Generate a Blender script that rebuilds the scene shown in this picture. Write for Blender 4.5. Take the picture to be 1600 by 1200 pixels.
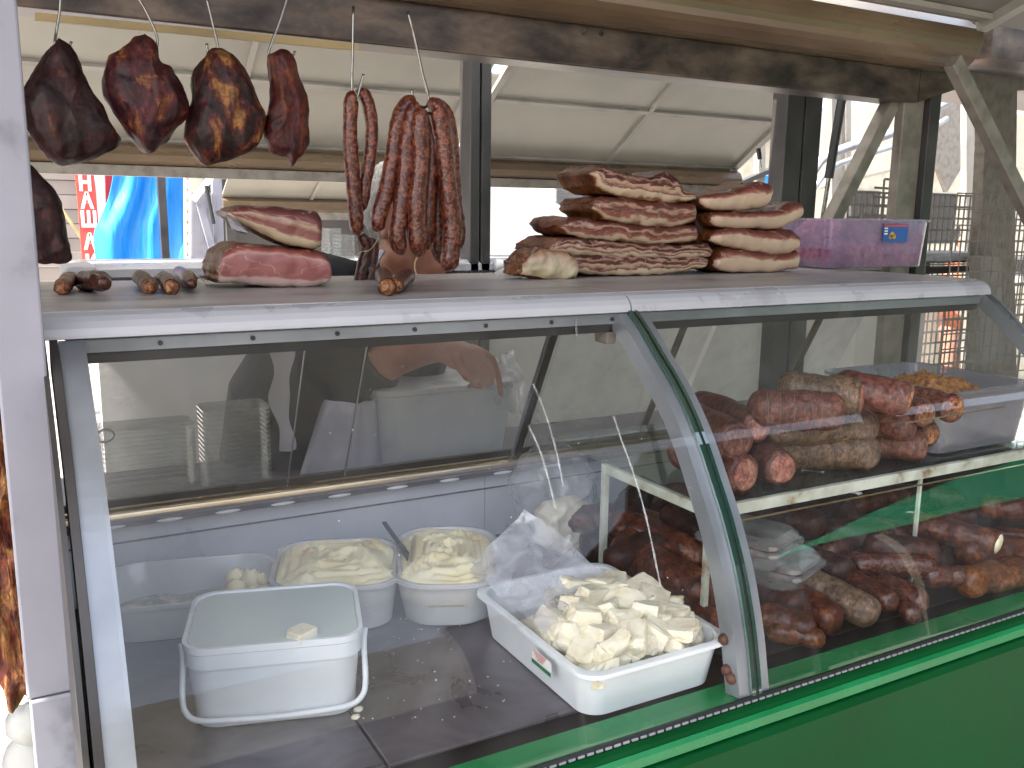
import bpy, bmesh, math, random
from mathutils import Vector, Matrix, noise
random.seed(7)
S = bpy.context.scene
for o in list(bpy.data.objects): bpy.data.objects.remove(o)
# ---------------------------------------------------------------- camera
F = 1420.0
AX = Vector((2600, -230, F)).normalized()
AY = Vector((-800, -275, F)); AY = (AY - AX * AX.dot(AY)).normalized()
AZ = AX.cross(AY)
if AZ.y > 0: AZ = -AZ
CP = Vector((0, 0, 1.5))
def ray(x, y):
    d = Vector((x - 800, y - 600, F)); return Vector((d.dot(AX), d.dot(AY), d.dot(AZ)))
def onX(x, y, v): r = ray(x, y); return CP + r * ((v - CP.x) / r.x)
def onY(x, y, v): r = ray(x, y); return CP + r * ((v - CP.y) / r.y)
def onZ(x, y, v): r = ray(x, y); return CP + r * ((v - CP.z) / r.z)
cd = bpy.data.cameras.new('camera'); cam = bpy.data.objects.new('camera', cd); S.collection.objects.link(cam)
cd.sensor_width = 36; cd.lens = 36 * F / 1600; cd.clip_start = 0.02; cd.clip_end = 500
right = Vector((AX.x, AY.x, AZ.x)); down = Vector((AX.y, AY.y, AZ.y)); fwd = Vector((AX.z, AY.z, AZ.z))
M = Matrix((right, -down, -fwd)).transposed().to_4x4(); M.translation = CP; cam.matrix_world = M
S.camera = cam
# ---------------------------------------------------------------- light
W = bpy.data.worlds.new('World'); S.world = W; W.use_nodes = True
wn = W.node_tree; bg = wn.nodes['Background']
sk = wn.nodes.new('ShaderNodeTexSky'); sk.sky_type = 'NISHITA'; sk.sun_disc = False
tosun = Vector((-0.58, -0.05, 0.80)).normalized()
sk.sun_elevation = math.asin(tosun.z); sk.sun_rotation = math.atan2(tosun.x, tosun.y)
hs = wn.nodes.new('ShaderNodeHueSaturation'); hs.inputs['Saturation'].default_value = .5; wn.links.new(sk.outputs[0], hs.inputs['Color']); wn.links.new(hs.outputs[0], bg.inputs[0]); bg.inputs[1].default_value = 0.15; sk.dust_density = 4.0; sk.air_density = 1.0; sk.ozone_density = 0.6
sd = bpy.data.lights.new('sun', 'SUN'); sd.energy = 4.6; sd.angle = math.radians(0.5); sd.color = (1, .95, .87)
sun = bpy.data.objects.new('sun', sd); S.collection.objects.link(sun)
sun.rotation_euler = tosun.to_track_quat('Z', 'Y').to_euler()
S.view_settings.view_transform = 'Standard'; S.view_settings.look = 'None'; S.view_settings.gamma = 1
S.view_settings.exposure = 2.2
S.render.engine = 'CYCLES'; S.cycles.transparent_max_bounces = 40; S.cycles.max_bounces = 10
S.render.resolution_x = 1024; S.render.resolution_y = 768
# ---------------------------------------------------------------- helpers
def tag(o, label=None, cat=None, group=None, kind=None):
    if label: o['label'] = label
    if cat: o['category'] = cat
    if group: o['group'] = group
    if kind: o['kind'] = kind
    return o
def thing(name, label, cat, loc, group=None):
    o = bpy.data.objects.new(name, None); S.collection.objects.link(o); o.location = loc; o.empty_display_size = .05
    return tag(o, label, cat, group)
WORLDPOS = {}
def wpos(o):
    p = Vector((0, 0, 0))
    while o: p += o.location; o = o.parent
    return p
def mk(name, vs, fs, mat, parent=None, smooth=True, uv=None, mats=None, mi=None):
    vs = [Vector(v) for v in vs]
    if parent is None:
        org = Vector((sum(v.x for v in vs) / len(vs), sum(v.y for v in vs) / len(vs), min(v.z for v in vs)))
    else: org = wpos(parent)
    me = bpy.data.meshes.new(name); me.from_pydata([v - org for v in vs], [], fs)
    for m in (mats or [mat]): me.materials.append(m)
    if mi:
        for p, i in zip(me.polygons, mi): p.material_index = i
    if smooth: me.polygons.foreach_set('use_smooth', [True] * len(me.polygons))
    if uv:
        ul = me.uv_layers.new(name='UVMap')
        for l in me.loops: ul.data[l.index].uv = uv[l.vertex_index]
    me.update()
    bm = bmesh.new(); bm.from_mesh(me); bmesh.ops.recalc_face_normals(bm, faces=bm.faces); bm.to_mesh(me); bm.free()
    o = bpy.data.objects.new(name, me); S.collection.objects.link(o)
    if parent is None: o.location = org
    else: o.parent = parent
    return o
class MB:
    def __init__(s): s.v = []; s.f = []
    def add(s, v, f):
        b = len(s.v); s.v += [Vector(p) for p in v]; s.f += [tuple(i + b for i in q) for q in f]; return s
    def box(s, x0, x1, y0, y1, z0, z1):
        return s.add([(x0,y0,z0),(x1,y0,z0),(x1,y1,z0),(x0,y1,z0),(x0,y0,z1),(x1,y0,z1),(x1,y1,z1),(x0,y1,z1)],
                     [(0,3,2,1),(4,5,6,7),(0,1,5,4),(1,2,6,5),(2,3,7,6),(3,0,4,7)])
    def bar(s, a, b, w, h, up=(0, 0, 1)):
        a = Vector(a); b = Vector(b); d = (b - a).normalized(); u = Vector(up)
        if abs(d.dot(u)) > .98: u = Vector((0, 1, 0))
        sx = d.cross(u).normalized(); uy = sx.cross(d).normalized()
        v = []
        for p in (a, b):
            for i, j in ((-1,-1),(1,-1),(1,1),(-1,1)): v.append(p + sx * (i * w / 2) + uy * (j * h / 2))
        return s.add(v, [(0,1,2,3),(7,6,5,4),(0,4,5,1),(1,5,6,2),(2,6,7,3),(3,7,4,0)])
    def prism(s, pts, off):
        n = len(pts); off = Vector(off); pts = [Vector(p) for p in pts]
        return s.add(pts + [p + off for p in pts], [tuple(range(n)), tuple(range(2*n-1, n-1, -1))] + [(i, (i+1) % n, (i+1) % n + n, i + n) for i in range(n)])
    def tube(s, path, rad, n=10, cap=True, rf=None):
        path = [Vector(p) for p in path]; m = len(path)
        if not hasattr(rad, '__len__'): rad = [rad] * m
        t0 = (path[1] - path[0]).normalized(); ref = Vector((0, 0, 1)) if abs(t0.z) < .9 else Vector((0, 1, 0))
        nx = t0.cross(ref).normalized(); v = []; f = []
        for i in range(m):
            t = (path[min(i + 1, m - 1)] - path[max(i - 1, 0)]).normalized()
            nx = (nx - t * nx.dot(t)).normalized(); ny = t.cross(nx)
            for k in range(n):
                a = 2 * math.pi * k / n; r = rad[i]
                d = nx * math.cos(a) + ny * math.sin(a)
                if rf: r *= rf(path[i] + d * r)
                v.append(path[i] + d * r)
        for i in range(m - 1):
            for k in range(n): f.append((i*n+k, i*n+(k+1) % n, (i+1)*n+(k+1) % n, (i+1)*n+k))
        if cap:
            f.append(tuple(range(n-1, -1, -1))); f.append(tuple(range((m-1)*n, m*n)))
        return s.add(v, f)
    def ell(s, c, r, rot=None, n=16, fn=None):
        c = Vector(c); v = []; f = []
        for i in range(n + 1):
            th = math.pi * i / n
            for k in range(2 * n):
                ph = math.pi * k / n
                p = Vector((math.sin(th) * math.cos(ph), math.sin(th) * math.sin(ph), math.cos(th)))
                if fn: p = p * fn(p)
                p = Vector((p.x * r[0], p.y * r[1], p.z * r[2]))
                if rot: p = rot @ p
                v.append(c + p)
        for i in range(n):
            for k in range(2 * n): f.append((i*2*n+k, (i+1)*2*n+k, (i+1)*2*n+(k+1) % (2*n), i*2*n+(k+1) % (2*n)))
        return s.add(v, f)
    def build(s, name, mat, parent=None, smooth=False, bevel=0, auto=True):
        o = mk(name, s.v, s.f, mat, parent, smooth)
        if bevel:
            m = o.modifiers.new('bevel', 'BEVEL'); m.width = bevel; m.segments = 2; m.limit_method = 'ANGLE'; m.angle_limit = math.radians(40)
        return o
def rz(a): return Matrix.Rotation(a, 3, 'Z')
def smoothpath(pts, n=6):
    pts = [Vector(p) for p in pts]; out = []
    P = [pts[0] * 2 - pts[1]] + pts + [pts[-1] * 2 - pts[-2]]
    for i in range(1, len(P) - 2):
        for k in range(n):
            t = k / n; a, b, c, d = P[i-1], P[i], P[i+1], P[i+2]
            out.append(0.5 * ((2*b) + (c - a) * t + (2*a - 5*b + 4*c - d) * t*t + (3*b - a - 3*c + d) * t**3))
    out.append(pts[-1]); return out
# ---------------------------------------------------------------- materials
def newmat(name):
    m = bpy.data.materials.new(name); m.use_nodes = True; nt = m.node_tree
    return m, nt, nt.nodes['Principled BSDF']
def N(nt, t, **k):
    n = nt.nodes.new(t)
    for a, b in k.items():
        if a.startswith('i_'): n.inputs[a[2:].replace('_', ' ')].default_value = b
        else: setattr(n, a, b)
    return n
def ramp(nt, stops, fac=None, interp='LINEAR'):
    r = nt.nodes.new('ShaderNodeValToRGB'); r.color_ramp.interpolation = interp
    e = r.color_ramp.elements
    while len(e) < len(stops): e.new(.5)
    for q, (p, c) in zip(e, stops): q.position = p; q.color = (*c, 1) if len(c) == 3 else c
    if fac is not None: nt.links.new(fac, r.inputs[0])
    return r
def bump(nt, b, h, strength=.3, dist=.002):
    n = N(nt, 'ShaderNodeBump'); n.inputs['Strength'].default_value = strength; n.inputs['Distance'].default_value = dist
    nt.links.new(h, n.inputs['Height']); nt.links.new(n.outputs[0], b.inputs['Normal'])
def noisem(name, stops, scale=6, detail=6, rough=.5, metal=0, bs=.3, bd=.002, bscale=60, dist=0, stretch=(1,1,1), sss=0, coat=0, spec=.5, nrough=.5, mottle=0):
    m, nt, b = newmat(name)
    tc = N(nt, 'ShaderNodeTexCoord'); mp = N(nt, 'ShaderNodeMapping'); mp.inputs['Scale'].default_value = stretch
    nt.links.new(tc.outputs['Object'], mp.inputs[0])
    n = N(nt, 'ShaderNodeTexNoise', i_Scale=scale, i_Detail=detail, i_Distortion=dist); nt.links.new(mp.outputs[0], n.inputs['Vector'])
    n.inputs['Roughness'].default_value = nrough
    r = ramp(nt, stops, n.outputs[0]); nt.links.new(r.outputs[0], b.inputs['Base Color'])
    if mottle:
        nm = N(nt, 'ShaderNodeTexNoise', i_Scale=130.0, i_Detail=6.0, i_Distortion=.8); nt.links.new(mp.outputs[0], nm.inputs['Vector'])
        lo_, hi_ = 1 - mottle, 1 + mottle * 1.5
        rm_ = ramp(nt, [(.35, (lo_,)*3), (.5, (1,.95,.9)), (.68, (hi_,hi_*.95,hi_*.85))], nm.outputs[0])
        mm = N(nt, 'ShaderNodeMix', data_type='RGBA', blend_type='MULTIPLY'); mm.inputs[0].default_value = 1
        nt.links.new(r.outputs[0], mm.inputs[6]); nt.links.new(rm_.outputs[0], mm.inputs[7]); nt.links.new(mm.outputs[2], b.inputs['Base Color'])
    b.inputs['Roughness'].default_value = rough; b.inputs['Metallic'].default_value = metal
    b.inputs['Coat Weight'].default_value = coat; b.inputs['Coat Roughness'].default_value = .25; b.inputs['Specular IOR Level'].default_value = spec
    if sss: b.inputs['Subsurface Weight'].default_value = sss; b.inputs['Subsurface Radius'].default_value = (1, .5, .3); b.inputs['Subsurface Scale'].default_value = .006
    n2 = N(nt, 'ShaderNodeTexNoise', i_Scale=bscale, i_Detail=5); nt.links.new(mp.outputs[0], n2.inputs['Vector'])
    if bs: bump(nt, b, n2.outputs[0], bs, bd)
    # roughness variation
    mr = N(nt, 'ShaderNodeMapRange'); mr.inputs[3].default_value = max(0.03, rough - .12); mr.inputs[4].default_value = min(1, rough + .15)
    nt.links.new(n.outputs[0], mr.inputs[0]); nt.links.new(mr.outputs[0], b.inputs['Roughness'])
    return m
def paint(name, c, rough=.4, dirt=.25, scale=5, metal=0, dcol=None):
    d = dcol or tuple(x * (1 - dirt) for x in c)
    return noisem(name, [(.36, d), (.52, c), (.75, tuple(min(1, x * 1.06) for x in c))], scale=scale, detail=9, rough=rough, metal=metal, bs=.08, bd=.001, bscale=40)
m_post = noisem('post_paint', [(.3, (.13,.13,.155)), (.42, (.25,.25,.295)), (.8, (.29,.29,.345))], scale=9, detail=10, rough=.42, bs=.1)
m_nose = noisem('white_enamel', [(.28, (.28,.28,.30)), (.45, (.42,.42,.455)), (.8, (.47,.47,.51))], scale=7, detail=10, rough=.28, bs=.05)
m_ledge = noisem('ledge_aluminium', [(.32, (.22,.21,.205)), (.5, (.38,.36,.36)), (.72, (.47,.45,.45))], scale=14, detail=12, rough=.36, metal=.1, bs=.1, stretch=(.3,1,1), dist=.5)
m_alu = noisem('frame_aluminium', [(.3, (.22,.24,.27)), (.6, (.36,.385,.425))], scale=5, detail=8, rough=.36, metal=.55, bs=.06)
m_galv = noisem('galvanised_steel', [(.35, (.17,.15,.125)), (.5, (.225,.20,.172)), (.7, (.27,.245,.21))], scale=22, detail=10, rough=.5, metal=.3, bs=.15)
m_rust = noisem('tarnished_steel', [(.32, (.03,.024,.022)), (.46, (.075,.058,.05)), (.56, (.13,.095,.075)), (.70, (.20,.15,.115)), (.85, (.13,.115,.125))], scale=10, detail=12, rough=.34, metal=.55, bs=.2, stretch=(.6,1,1.2), dist=.25, nrough=.62)
m_beige = noisem('beige_profile', [(.3, (.075,.048,.028)), (.55, (.155,.105,.062)), (.8, (.215,.15,.092))], scale=3, detail=8, rough=.24, metal=.15, bs=.08, stretch=(.5,1,2), coat=.25)
m_panel_ = noisem('roof_laminate', [(.3, (.19,.175,.14)), (.6, (.245,.23,.19))], scale=3, detail=9, rough=.22, bs=.04, bscale=8, bd=.01)
def translucent(name, col, mix):
    m = paint(name, col, .4, .12, 3); nt = m.node_tree; b = nt.nodes['Principled BSDF']
    tl = N(nt, 'ShaderNodeBsdfTranslucent'); tl.inputs[0].default_value = (*col, 1); mx = N(nt, 'ShaderNodeMixShader'); mx.inputs[0].default_value = mix
    nt.links.new(b.outputs[0], mx.inputs[1]); nt.links.new(tl.outputs[0], mx.inputs[2]); nt.links.new(mx.outputs[0], nt.nodes['Material Output'].inputs[0]); return m
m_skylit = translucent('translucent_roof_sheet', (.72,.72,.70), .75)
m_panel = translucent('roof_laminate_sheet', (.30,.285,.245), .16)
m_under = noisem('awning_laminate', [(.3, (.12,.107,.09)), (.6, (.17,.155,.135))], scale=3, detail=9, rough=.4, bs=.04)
m_rib = paint('rib_metal', (.26,.24,.21), .4, .3)
m_dkpost = noisem('dark_painted_steel', [(.3, (.022,.020,.020)), (.6, (.048,.044,.043))], scale=6, detail=8, rough=.35, bs=.08)
m_black = paint('black_rubber', (.012,.012,.012), .5, .2)
m_chrome = paint('chrome_wire', (.33,.31,.29), .2, .4, metal=1, scale=60)
m_green = noisem('green_enamel', [(.25, (.001,.040,.009)), (.5, (.0012,.056,.013)), (.8, (.0015,.066,.017))], scale=4, detail=10, rough=.42, bs=.05, spec=.12)
m_greenl = noisem('light_green_enamel', [(.3, (.004,.13,.036)), (.6, (.007,.18,.055))], scale=7, detail=10, rough=.25, bs=.05)
m_deck = noisem('brushed_deck_steel', [(.28, (.085,.078,.092)), (.5, (.17,.16,.185)), (.75, (.25,.235,.27))], scale=6, detail=12, rough=.30, metal=.55, bs=.12, dist=1.5)
m_inner = noisem('case_liner', [(.3, (.62,.62,.68)), (.6, (.78,.78,.84))], scale=5, detail=10, rough=.3, metal=.15, bs=.05)
m_white = noisem('white_plastic', [(.3, (.66,.70,.74)), (.6, (.76,.80,.83))], scale=7, detail=6, rough=.3, bs=.05, sss=.15)
m_blue_tarp = noisem('blue_tarp', [(.3, (.012,.20,.60)), (.6, (.02,.28,.75))], scale=10, detail=6, rough=.4, bs=.6, bd=.02, bscale=9, stretch=(2.5,1,.4))
m_red = paint('red_banner', (.62,.07,.05), .5, .15)
m_letter = paint('letter_white', (.85,.85,.85), .5, .05)
m_cream = noisem('cream_panel', [(.3, (.42,.38,.29)), (.6, (.56,.52,.42))], scale=3, detail=8, rough=.4, bs=.05)
m_beigewall = noisem('corrugated_wall', [(.3, (.20,.17,.15)), (.6, (.27,.235,.21))], scale=2, detail=8, rough=.5)
m_whitetarp = noisem('white_tarp', [(.3, (.60,.59,.57)), (.6, (.68,.67,.65))], scale=3, detail=5, rough=.6, bs=.5, bd=.02, bscale=5)
m_ground = noisem('asphalt', [(.3, (.20,.185,.175)), (.6, (.31,.29,.27))], scale=1.5, detail=12, rough=.85, bs=.3, bscale=80)
m_shutter = paint('grey_shutter', (.10,.10,.11), .5, .2)
m_dark = paint('dark_interior', (.03,.026,.025), .6, .3)
def glassm(name, tint=(.97, .985, .975), refl=.045, dirt=.03, dirtvar=.1, rough=0.0, power=4.0, dcol=(.75,.78,.8), scale=3, stretch=(1,1,1), streak=0):
    m = bpy.data.materials.new(name); m.use_nodes = True; nt = m.node_tree; nt.nodes.clear()
    out = N(nt, 'ShaderNodeOutputMaterial'); tr = N(nt, 'ShaderNodeBsdfTransparent'); tr.inputs[0].default_value = (*tint, 1)
    gl = N(nt, 'ShaderNodeBsdfGlossy'); gl.inputs['Roughness'].default_value = rough
    lw = N(nt, 'ShaderNodeLayerWeight'); lw.inputs[0].default_value = .5
    pw = N(nt, 'ShaderNodeMath', operation='POWER'); pw.inputs[1].default_value = power; nt.links.new(lw.outputs['Facing'], pw.inputs[0])
    ma = N(nt, 'ShaderNodeMath', operation='MULTIPLY_ADD'); ma.inputs[1].default_value = .9; ma.inputs[2].default_value = refl
    nt.links.new(pw.outputs[0], ma.inputs[0]); ma.use_clamp = True
    df = N(nt, 'ShaderNodeBsdfDiffuse'); df.inputs[0].default_value = (*dcol, 1)
    tc = N(nt, 'ShaderNodeTexCoord'); mp = N(nt, 'ShaderNodeMapping'); mp.inputs['Scale'].default_value = stretch; nt.links.new(tc.outputs['Object'], mp.inputs[0])
    n = N(nt, 'ShaderNodeTexNoise', i_Scale=scale, i_Detail=9, i_Distortion=.8); nt.links.new(mp.outputs[0], n.inputs['Vector'])
    mr = N(nt, 'ShaderNodeMapRange'); mr.inputs[1].default_value = .4; mr.inputs[2].default_value = .75; mr.inputs[3].default_value = dirt; mr.inputs[4].default_value = dirt + dirtvar
    nt.links.new(n.outputs[0], mr.inputs[0])
    m1 = N(nt, 'ShaderNodeMixShader'); m2 = N(nt, 'ShaderNodeMixShader')
    nt.links.new(mr.outputs[0], m1.inputs[0]); nt.links.new(tr.outputs[0], m1.inputs[1]); nt.links.new(df.outputs[0], m1.inputs[2])
    nt.links.new(ma.outputs[0], m2.inputs[0]); nt.links.new(m1.outputs[0], m2.inputs[1]); nt.links.new(gl.outputs[0], m2.inputs[2])
    nt.links.new(m2.outputs[0], out.inputs[0]); return m
m_glass = glassm('curved_glass', tint=(.985,.99,.985), refl=.06, dirt=.002, dirtvar=.030, power=3.2, scale=7, stretch=(1,.6,.6))
m_door = glassm('hazy_door_glass', tint=(.985,.985,.99), refl=.06, dirt=.09, dirtvar=.17, rough=.10, dcol=(.66,.69,.76), stretch=(1,1,.5))
m_film = glassm('plastic_film', tint=(.95,.95,.97), refl=.06, dirt=.22, dirtvar=.35, rough=.12, dcol=(.75,.76,.84), scale=18)
m_tray = glassm('grey_tray', tint=(.85,.85,.88), refl=.05, dirt=.5, dirtvar=.1, rough=.15, dcol=(.26,.26,.29), scale=8)
m_film2 = glassm('thin_plastic_film', tint=(.97,.97,.98), refl=.05, dirt=.05, dirtvar=.18, rough=.1, dcol=(.75,.76,.80), scale=12)
m_tub = glassm('frosted_tub', tint=(.92,.92,.93), refl=.06, dirt=.48, dirtvar=.14, rough=.15, dcol=(.80,.80,.80), scale=8)
m_clear = glassm('clear_plastic', tint=(.93,.95,.95), refl=.09, dirt=.12, dirtvar=.12, rough=.06, dcol=(.7,.72,.72), scale=20)
m_boxp = glassm('lilac_box_plastic', tint=(.93,.88,.98), refl=.05, dirt=.16, dirtvar=.10, rough=.15, dcol=(.60,.53,.68), scale=5)
m_shelfglass = glassm('shelf_glass', tint=(.80,.88,.83), refl=.05, dirt=.015, dirtvar=.04)
# meat
def meat(name, stops, scale=9, bs=.8, bd=.004, rough=.5, coat=.05, bscale=60, stretch=(1,1,.7), dist=1.4):
    stops = [(p, tuple(x * .66 for x in c)) for p, c in stops]
    return noisem(name, stops, mottle=.5, scale=scale*2.2, nrough=.62, spec=.35, detail=10, rough=rough, bs=bs, bd=bd, bscale=bscale, stretch=stretch, dist=dist, coat=coat)
m_ham1 = meat('smoked_dark', [(.30, (.010,.004,.005)), (.46, (.028,.008,.010)), (.58, (.055,.012,.014)), (.66, (.15,.05,.018)), (.8, (.05,.015,.012))], scale=6)
m_ham2 = meat('smoked_mahogany', [(.32, (.014,.005,.008)), (.46, (.06,.012,.018)), (.55, (.11,.022,.022)), (.62, (.30,.11,.03)), (.74, (.08,.02,.02))], scale=8)
m_ham3 = meat('smoked_fatty', [(.34, (.010,.007,.006)), (.46, (.04,.012,.012)), (.53, (.14,.028,.022)), (.60, (.36,.17,.05)), (.70, (.22,.09,.03)), (.85, (.06,.02,.02))], scale=7)
m_ham4 = meat('smoked_red', [(.32, (.02,.005,.006)), (.5, (.11,.018,.016)), (.62, (.22,.06,.02)), (.8, (.08,.02,.015))], scale=8)
m_rind = meat('smoked_rind', [(.3, (.05,.014,.006)), (.5, (.17,.055,.018)), (.7, (.36,.15,.05)), (.9, (.10,.03,.015))], scale=14, rough=.3)
m_side = meat('smoked_bacon', [(.3, (.035,.010,.007)), (.5, (.12,.032,.018)), (.64, (.24,.085,.03)), (.8, (.10,.03,.018))], scale=7, rough=.35)
m_darkmeat = meat('dark_cured', [(.3, (.010,.004,.003)), (.5, (.045,.013,.009)), (.66, (.11,.03,.015)), (.85, (.03,.01,.008))], scale=14)
m_ribmeat = meat('dried_ribs', [(.3, (.05,.008,.006)), (.45, (.16,.03,.014)), (.56, (.42,.19,.06)), (.7, (.55,.33,.12)), (.85, (.12,.03,.02))], scale=9, stretch=(1.5,1.5,.5))
m_loin = meat('net_loin', [(.3, (.10,.04,.032)), (.5, (.20,.085,.065)), (.7, (.30,.14,.10)), (.85, (.16,.08,.07))], scale=10, rough=.45, bscale=50)
m_loing = meat('grey_loin', [(.3, (.08,.052,.038)), (.5, (.17,.115,.08)), (.7, (.26,.165,.11))], scale=10, rough=.4)
m_loinp = meat('purple_loin', [(.3, (.08,.028,.028)), (.5, (.16,.062,.050)), (.7, (.25,.125,.095))], scale=12, rough=.4)
m_cutpink = meat('pink_cut', [(.3, (.30,.11,.09)), (.5, (.42,.18,.14)), (.66, (.50,.26,.20)), (.8, (.62,.44,.36))], scale=14, rough=.42, bs=.2)
m_cutspeck = meat('speckled_cut', [(.3, (.20,.05,.025)), (.5, (.34,.13,.06)), (.62, (.50,.28,.13)), (.8, (.24,.07,.04))], scale=60, rough=.45, bs=.2)
def sausagem(name, a, b, c):
    m, nt, bb = newmat(name); tc = N(nt, 'ShaderNodeTexCoord')
    v = N(nt, 'ShaderNodeTexVoronoi', i_Scale=150.0); nt.links.new(tc.outputs['Object'], v.inputs['Vector'])
    n = N(nt, 'ShaderNodeTexNoise', i_Scale=70.0, i_Detail=8.0, i_Distortion=1.5); nt.links.new(tc.outputs['Object'], n.inputs['Vector'])
    mx = N(nt, 'ShaderNodeMath', operation='MULTIPLY_ADD'); mx.inputs[1].default_value = .35; nt.links.new(v.outputs['Distance'], mx.inputs[0]); nt.links.new(n.outputs[0], mx.inputs[2])
    r = ramp(nt, [(.40, a), (.54, b), (.66, tuple(x * .8 for x in b)), (.80, c), (.98, b)], mx.outputs[0]); nt.links.new(r.outputs[0], bb.inputs['Base Color'])
    bb.inputs['Roughness'].default_value = .3; bb.inputs['Coat Weight'].default_value = .35; bb.inputs['Coat Roughness'].default_value = .2
    bump(nt, bb, mx.outputs[0], .75, .003); return m
m_saus = sausagem('dry_sausage', (.020,.004,.003), (.085,.012,.007), (.26,.075,.032))
m_saus2 = sausagem('dark_sausage', (.012,.003,.003), (.050,.010,.007), (.13,.04,.018))
def cutmat(name, stops, warp=.12, wscale=9, rough=.4, fine=.05):
    """layers of a cut face, laid along the slab's own v coordinate"""
    m, nt, b = newmat(name); uv = N(nt, 'ShaderNodeUVMap'); sep = N(nt, 'ShaderNodeSeparateXYZ'); nt.links.new(uv.outputs[0], sep.inputs[0])
    tc = N(nt, 'ShaderNodeTexCoord'); mp = N(nt, 'ShaderNodeMapping'); mp.inputs['Scale'].default_value = (.55, 1, 1.6); nt.links.new(tc.outputs['Object'], mp.inputs[0])
    n = N(nt, 'ShaderNodeTexNoise', i_Scale=float(wscale), i_Detail=5.0, i_Distortion=1.0); nt.links.new(mp.outputs[0], n.inputs['Vector'])
    n2 = N(nt, 'ShaderNodeTexNoise', i_Scale=55.0, i_Detail=8.0, i_Distortion=.6); nt.links.new(mp.outputs[0], n2.inputs['Vector'])
    a = N(nt, 'ShaderNodeMath', operation='SUBTRACT'); a.inputs[1].default_value = .5; nt.links.new(n.outputs[0], a.inputs[0])
    m1 = N(nt, 'ShaderNodeMath', operation='MULTIPLY_ADD'); m1.inputs[1].default_value = warp * 6; nt.links.new(a.outputs[0], m1.inputs[0]); nt.links.new(sep.outputs['Y'], m1.inputs[2])
    a2 = N(nt, 'ShaderNodeMath', operation='SUBTRACT'); a2.inputs[1].default_value = .5; nt.links.new(n2.outputs[0], a2.inputs[0])
    m2 = N(nt, 'ShaderNodeMath', operation='MULTIPLY_ADD'); m2.inputs[1].default_value = fine * 6; nt.links.new(a2.outputs[0], m2.inputs[0]); nt.links.new(m1.outputs[0], m2.inputs[2])
    r = ramp(nt, stops, m2.outputs[0])
    n3 = N(nt, 'ShaderNodeTexNoise', i_Scale=15.0, i_Detail=3.0, i_Distortion=1.5); nt.links.new(mp.outputs[0], n3.inputs['Vector'])
    vr = ramp(nt, [(.485, (0,0,0)), (.5, (.7,.7,.7)), (.515, (0,0,0))], n3.outputs[0])
    mxv = N(nt, 'ShaderNodeMix', data_type='RGBA'); nt.links.new(vr.outputs[0], mxv.inputs[0]); nt.links.new(r.outputs[0], mxv.inputs[6]); mxv.inputs[7].default_value = (.50,.33,.25,1)
    nt.links.new(mxv.outputs[2], b.inputs['Base Color'])
    b.inputs['Roughness'].default_value = rough; b.inputs['Coat Weight'].default_value = .15
    bump(nt, b, n2.outputs[0], .4, .002); return m
FAT = (.47,.33,.215); RED = (.13,.032,.022); DRED = (.065,.017,.013)
m_bacon1 = cutmat('bacon_cut_streaky', [(0, (.20,.08,.03)), (.06, FAT), (.26, (.56,.42,.30)), (.32, RED), (.42, (.45,.24,.17)), (.50, FAT), (.56, RED), (.68, DRED), (.76, (.42,.22,.16)), (.84, DRED), (1, (.06,.015,.012))], .15, 7, fine=.07)
m_bacon2 = cutmat('bacon_cut_lean', [(0, (.25,.11,.05)), (.07, FAT), (.2, (.50,.36,.25)), (.26, (.30,.10,.07)), (.5, RED), (.62, (.45,.26,.18)), (.72, RED), (1, DRED)], .17, 6, fine=.07)
m_bacon3 = cutmat('bacon_cut_fat', [(0, (.35,.2,.12)), (.08, (.52,.36,.25)), (.58, (.60,.43,.31)), (.66, (.33,.11,.08)), (.82, RED), (1, (.10,.025,.02))], .09, 7)
m_pale = cutmat('pale_fat_cut', [(0, (.45,.35,.2)), (.3, (.62,.52,.36)), (.6, (.55,.42,.30)), (.8, (.40,.26,.17)), (1, (.30,.14,.07))], .2, 16)
m_hamcut = cutmat('ham_cut_pink', [(0, (.45,.28,.20)), (.06, (.66,.48,.42)), (.17, (.64,.42,.38)), (.22, (.36,.13,.115)), (.55, (.31,.095,.09)), (.72, (.36,.13,.12)), (.8, (.52,.28,.24)), (.86, (.32,.08,.07)), (1, (.10,.025,.018))], .05, 7, fine=.02)
m_hamcut2 = cutmat('ham_cut_dry', [(0, (.50,.38,.24)), (.22, (.62,.49,.33)), (.28, (.30,.11,.09)), (.45, (.24,.07,.06)), (.6, (.48,.32,.22)), (.68, (.20,.05,.045)), (1, (.07,.02,.018))], .08, 8, fine=.03)
m_feta = noisem('white_cheese', [(.3, (.70,.62,.42)), (.5, (.80,.75,.60)), (.8, (.85,.82,.71))], scale=45, detail=8, rough=.5, bs=.5, bd=.003, bscale=70, sss=.3)
m_butter = noisem('kaymak', [(.3, (.80,.66,.36)), (.5, (.88,.79,.52)), (.8, (.91,.86,.66))], scale=16, detail=8, rough=.45, bs=.5, bd=.004, bscale=60, sss=.3)
m_milk = noisem('whey', [(.3, (.52,.60,.57)), (.6, (.58,.65,.62))], scale=3, detail=3, rough=.12, bs=0, sss=.2)
m_skin = noisem('skin', [(.3, (.40,.17,.11)), (.6, (.55,.26,.18))], scale=14, detail=6, rough=.5, bs=.25, sss=.25, bscale=60)
m_hair = noisem('grey_hair', [(.3, (.38,.37,.36)), (.6, (.72,.71,.69))], scale=40, detail=6, rough=.6, bs=1, bd=.006, bscale=70, stretch=(2,2,.4))
m_shirt = noisem('navy_shirt', [(.3, (.006,.007,.012)), (.6, (.014,.016,.028))], scale=8, rough=.8, bs=.3, bscale=20, bd=.01)
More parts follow.
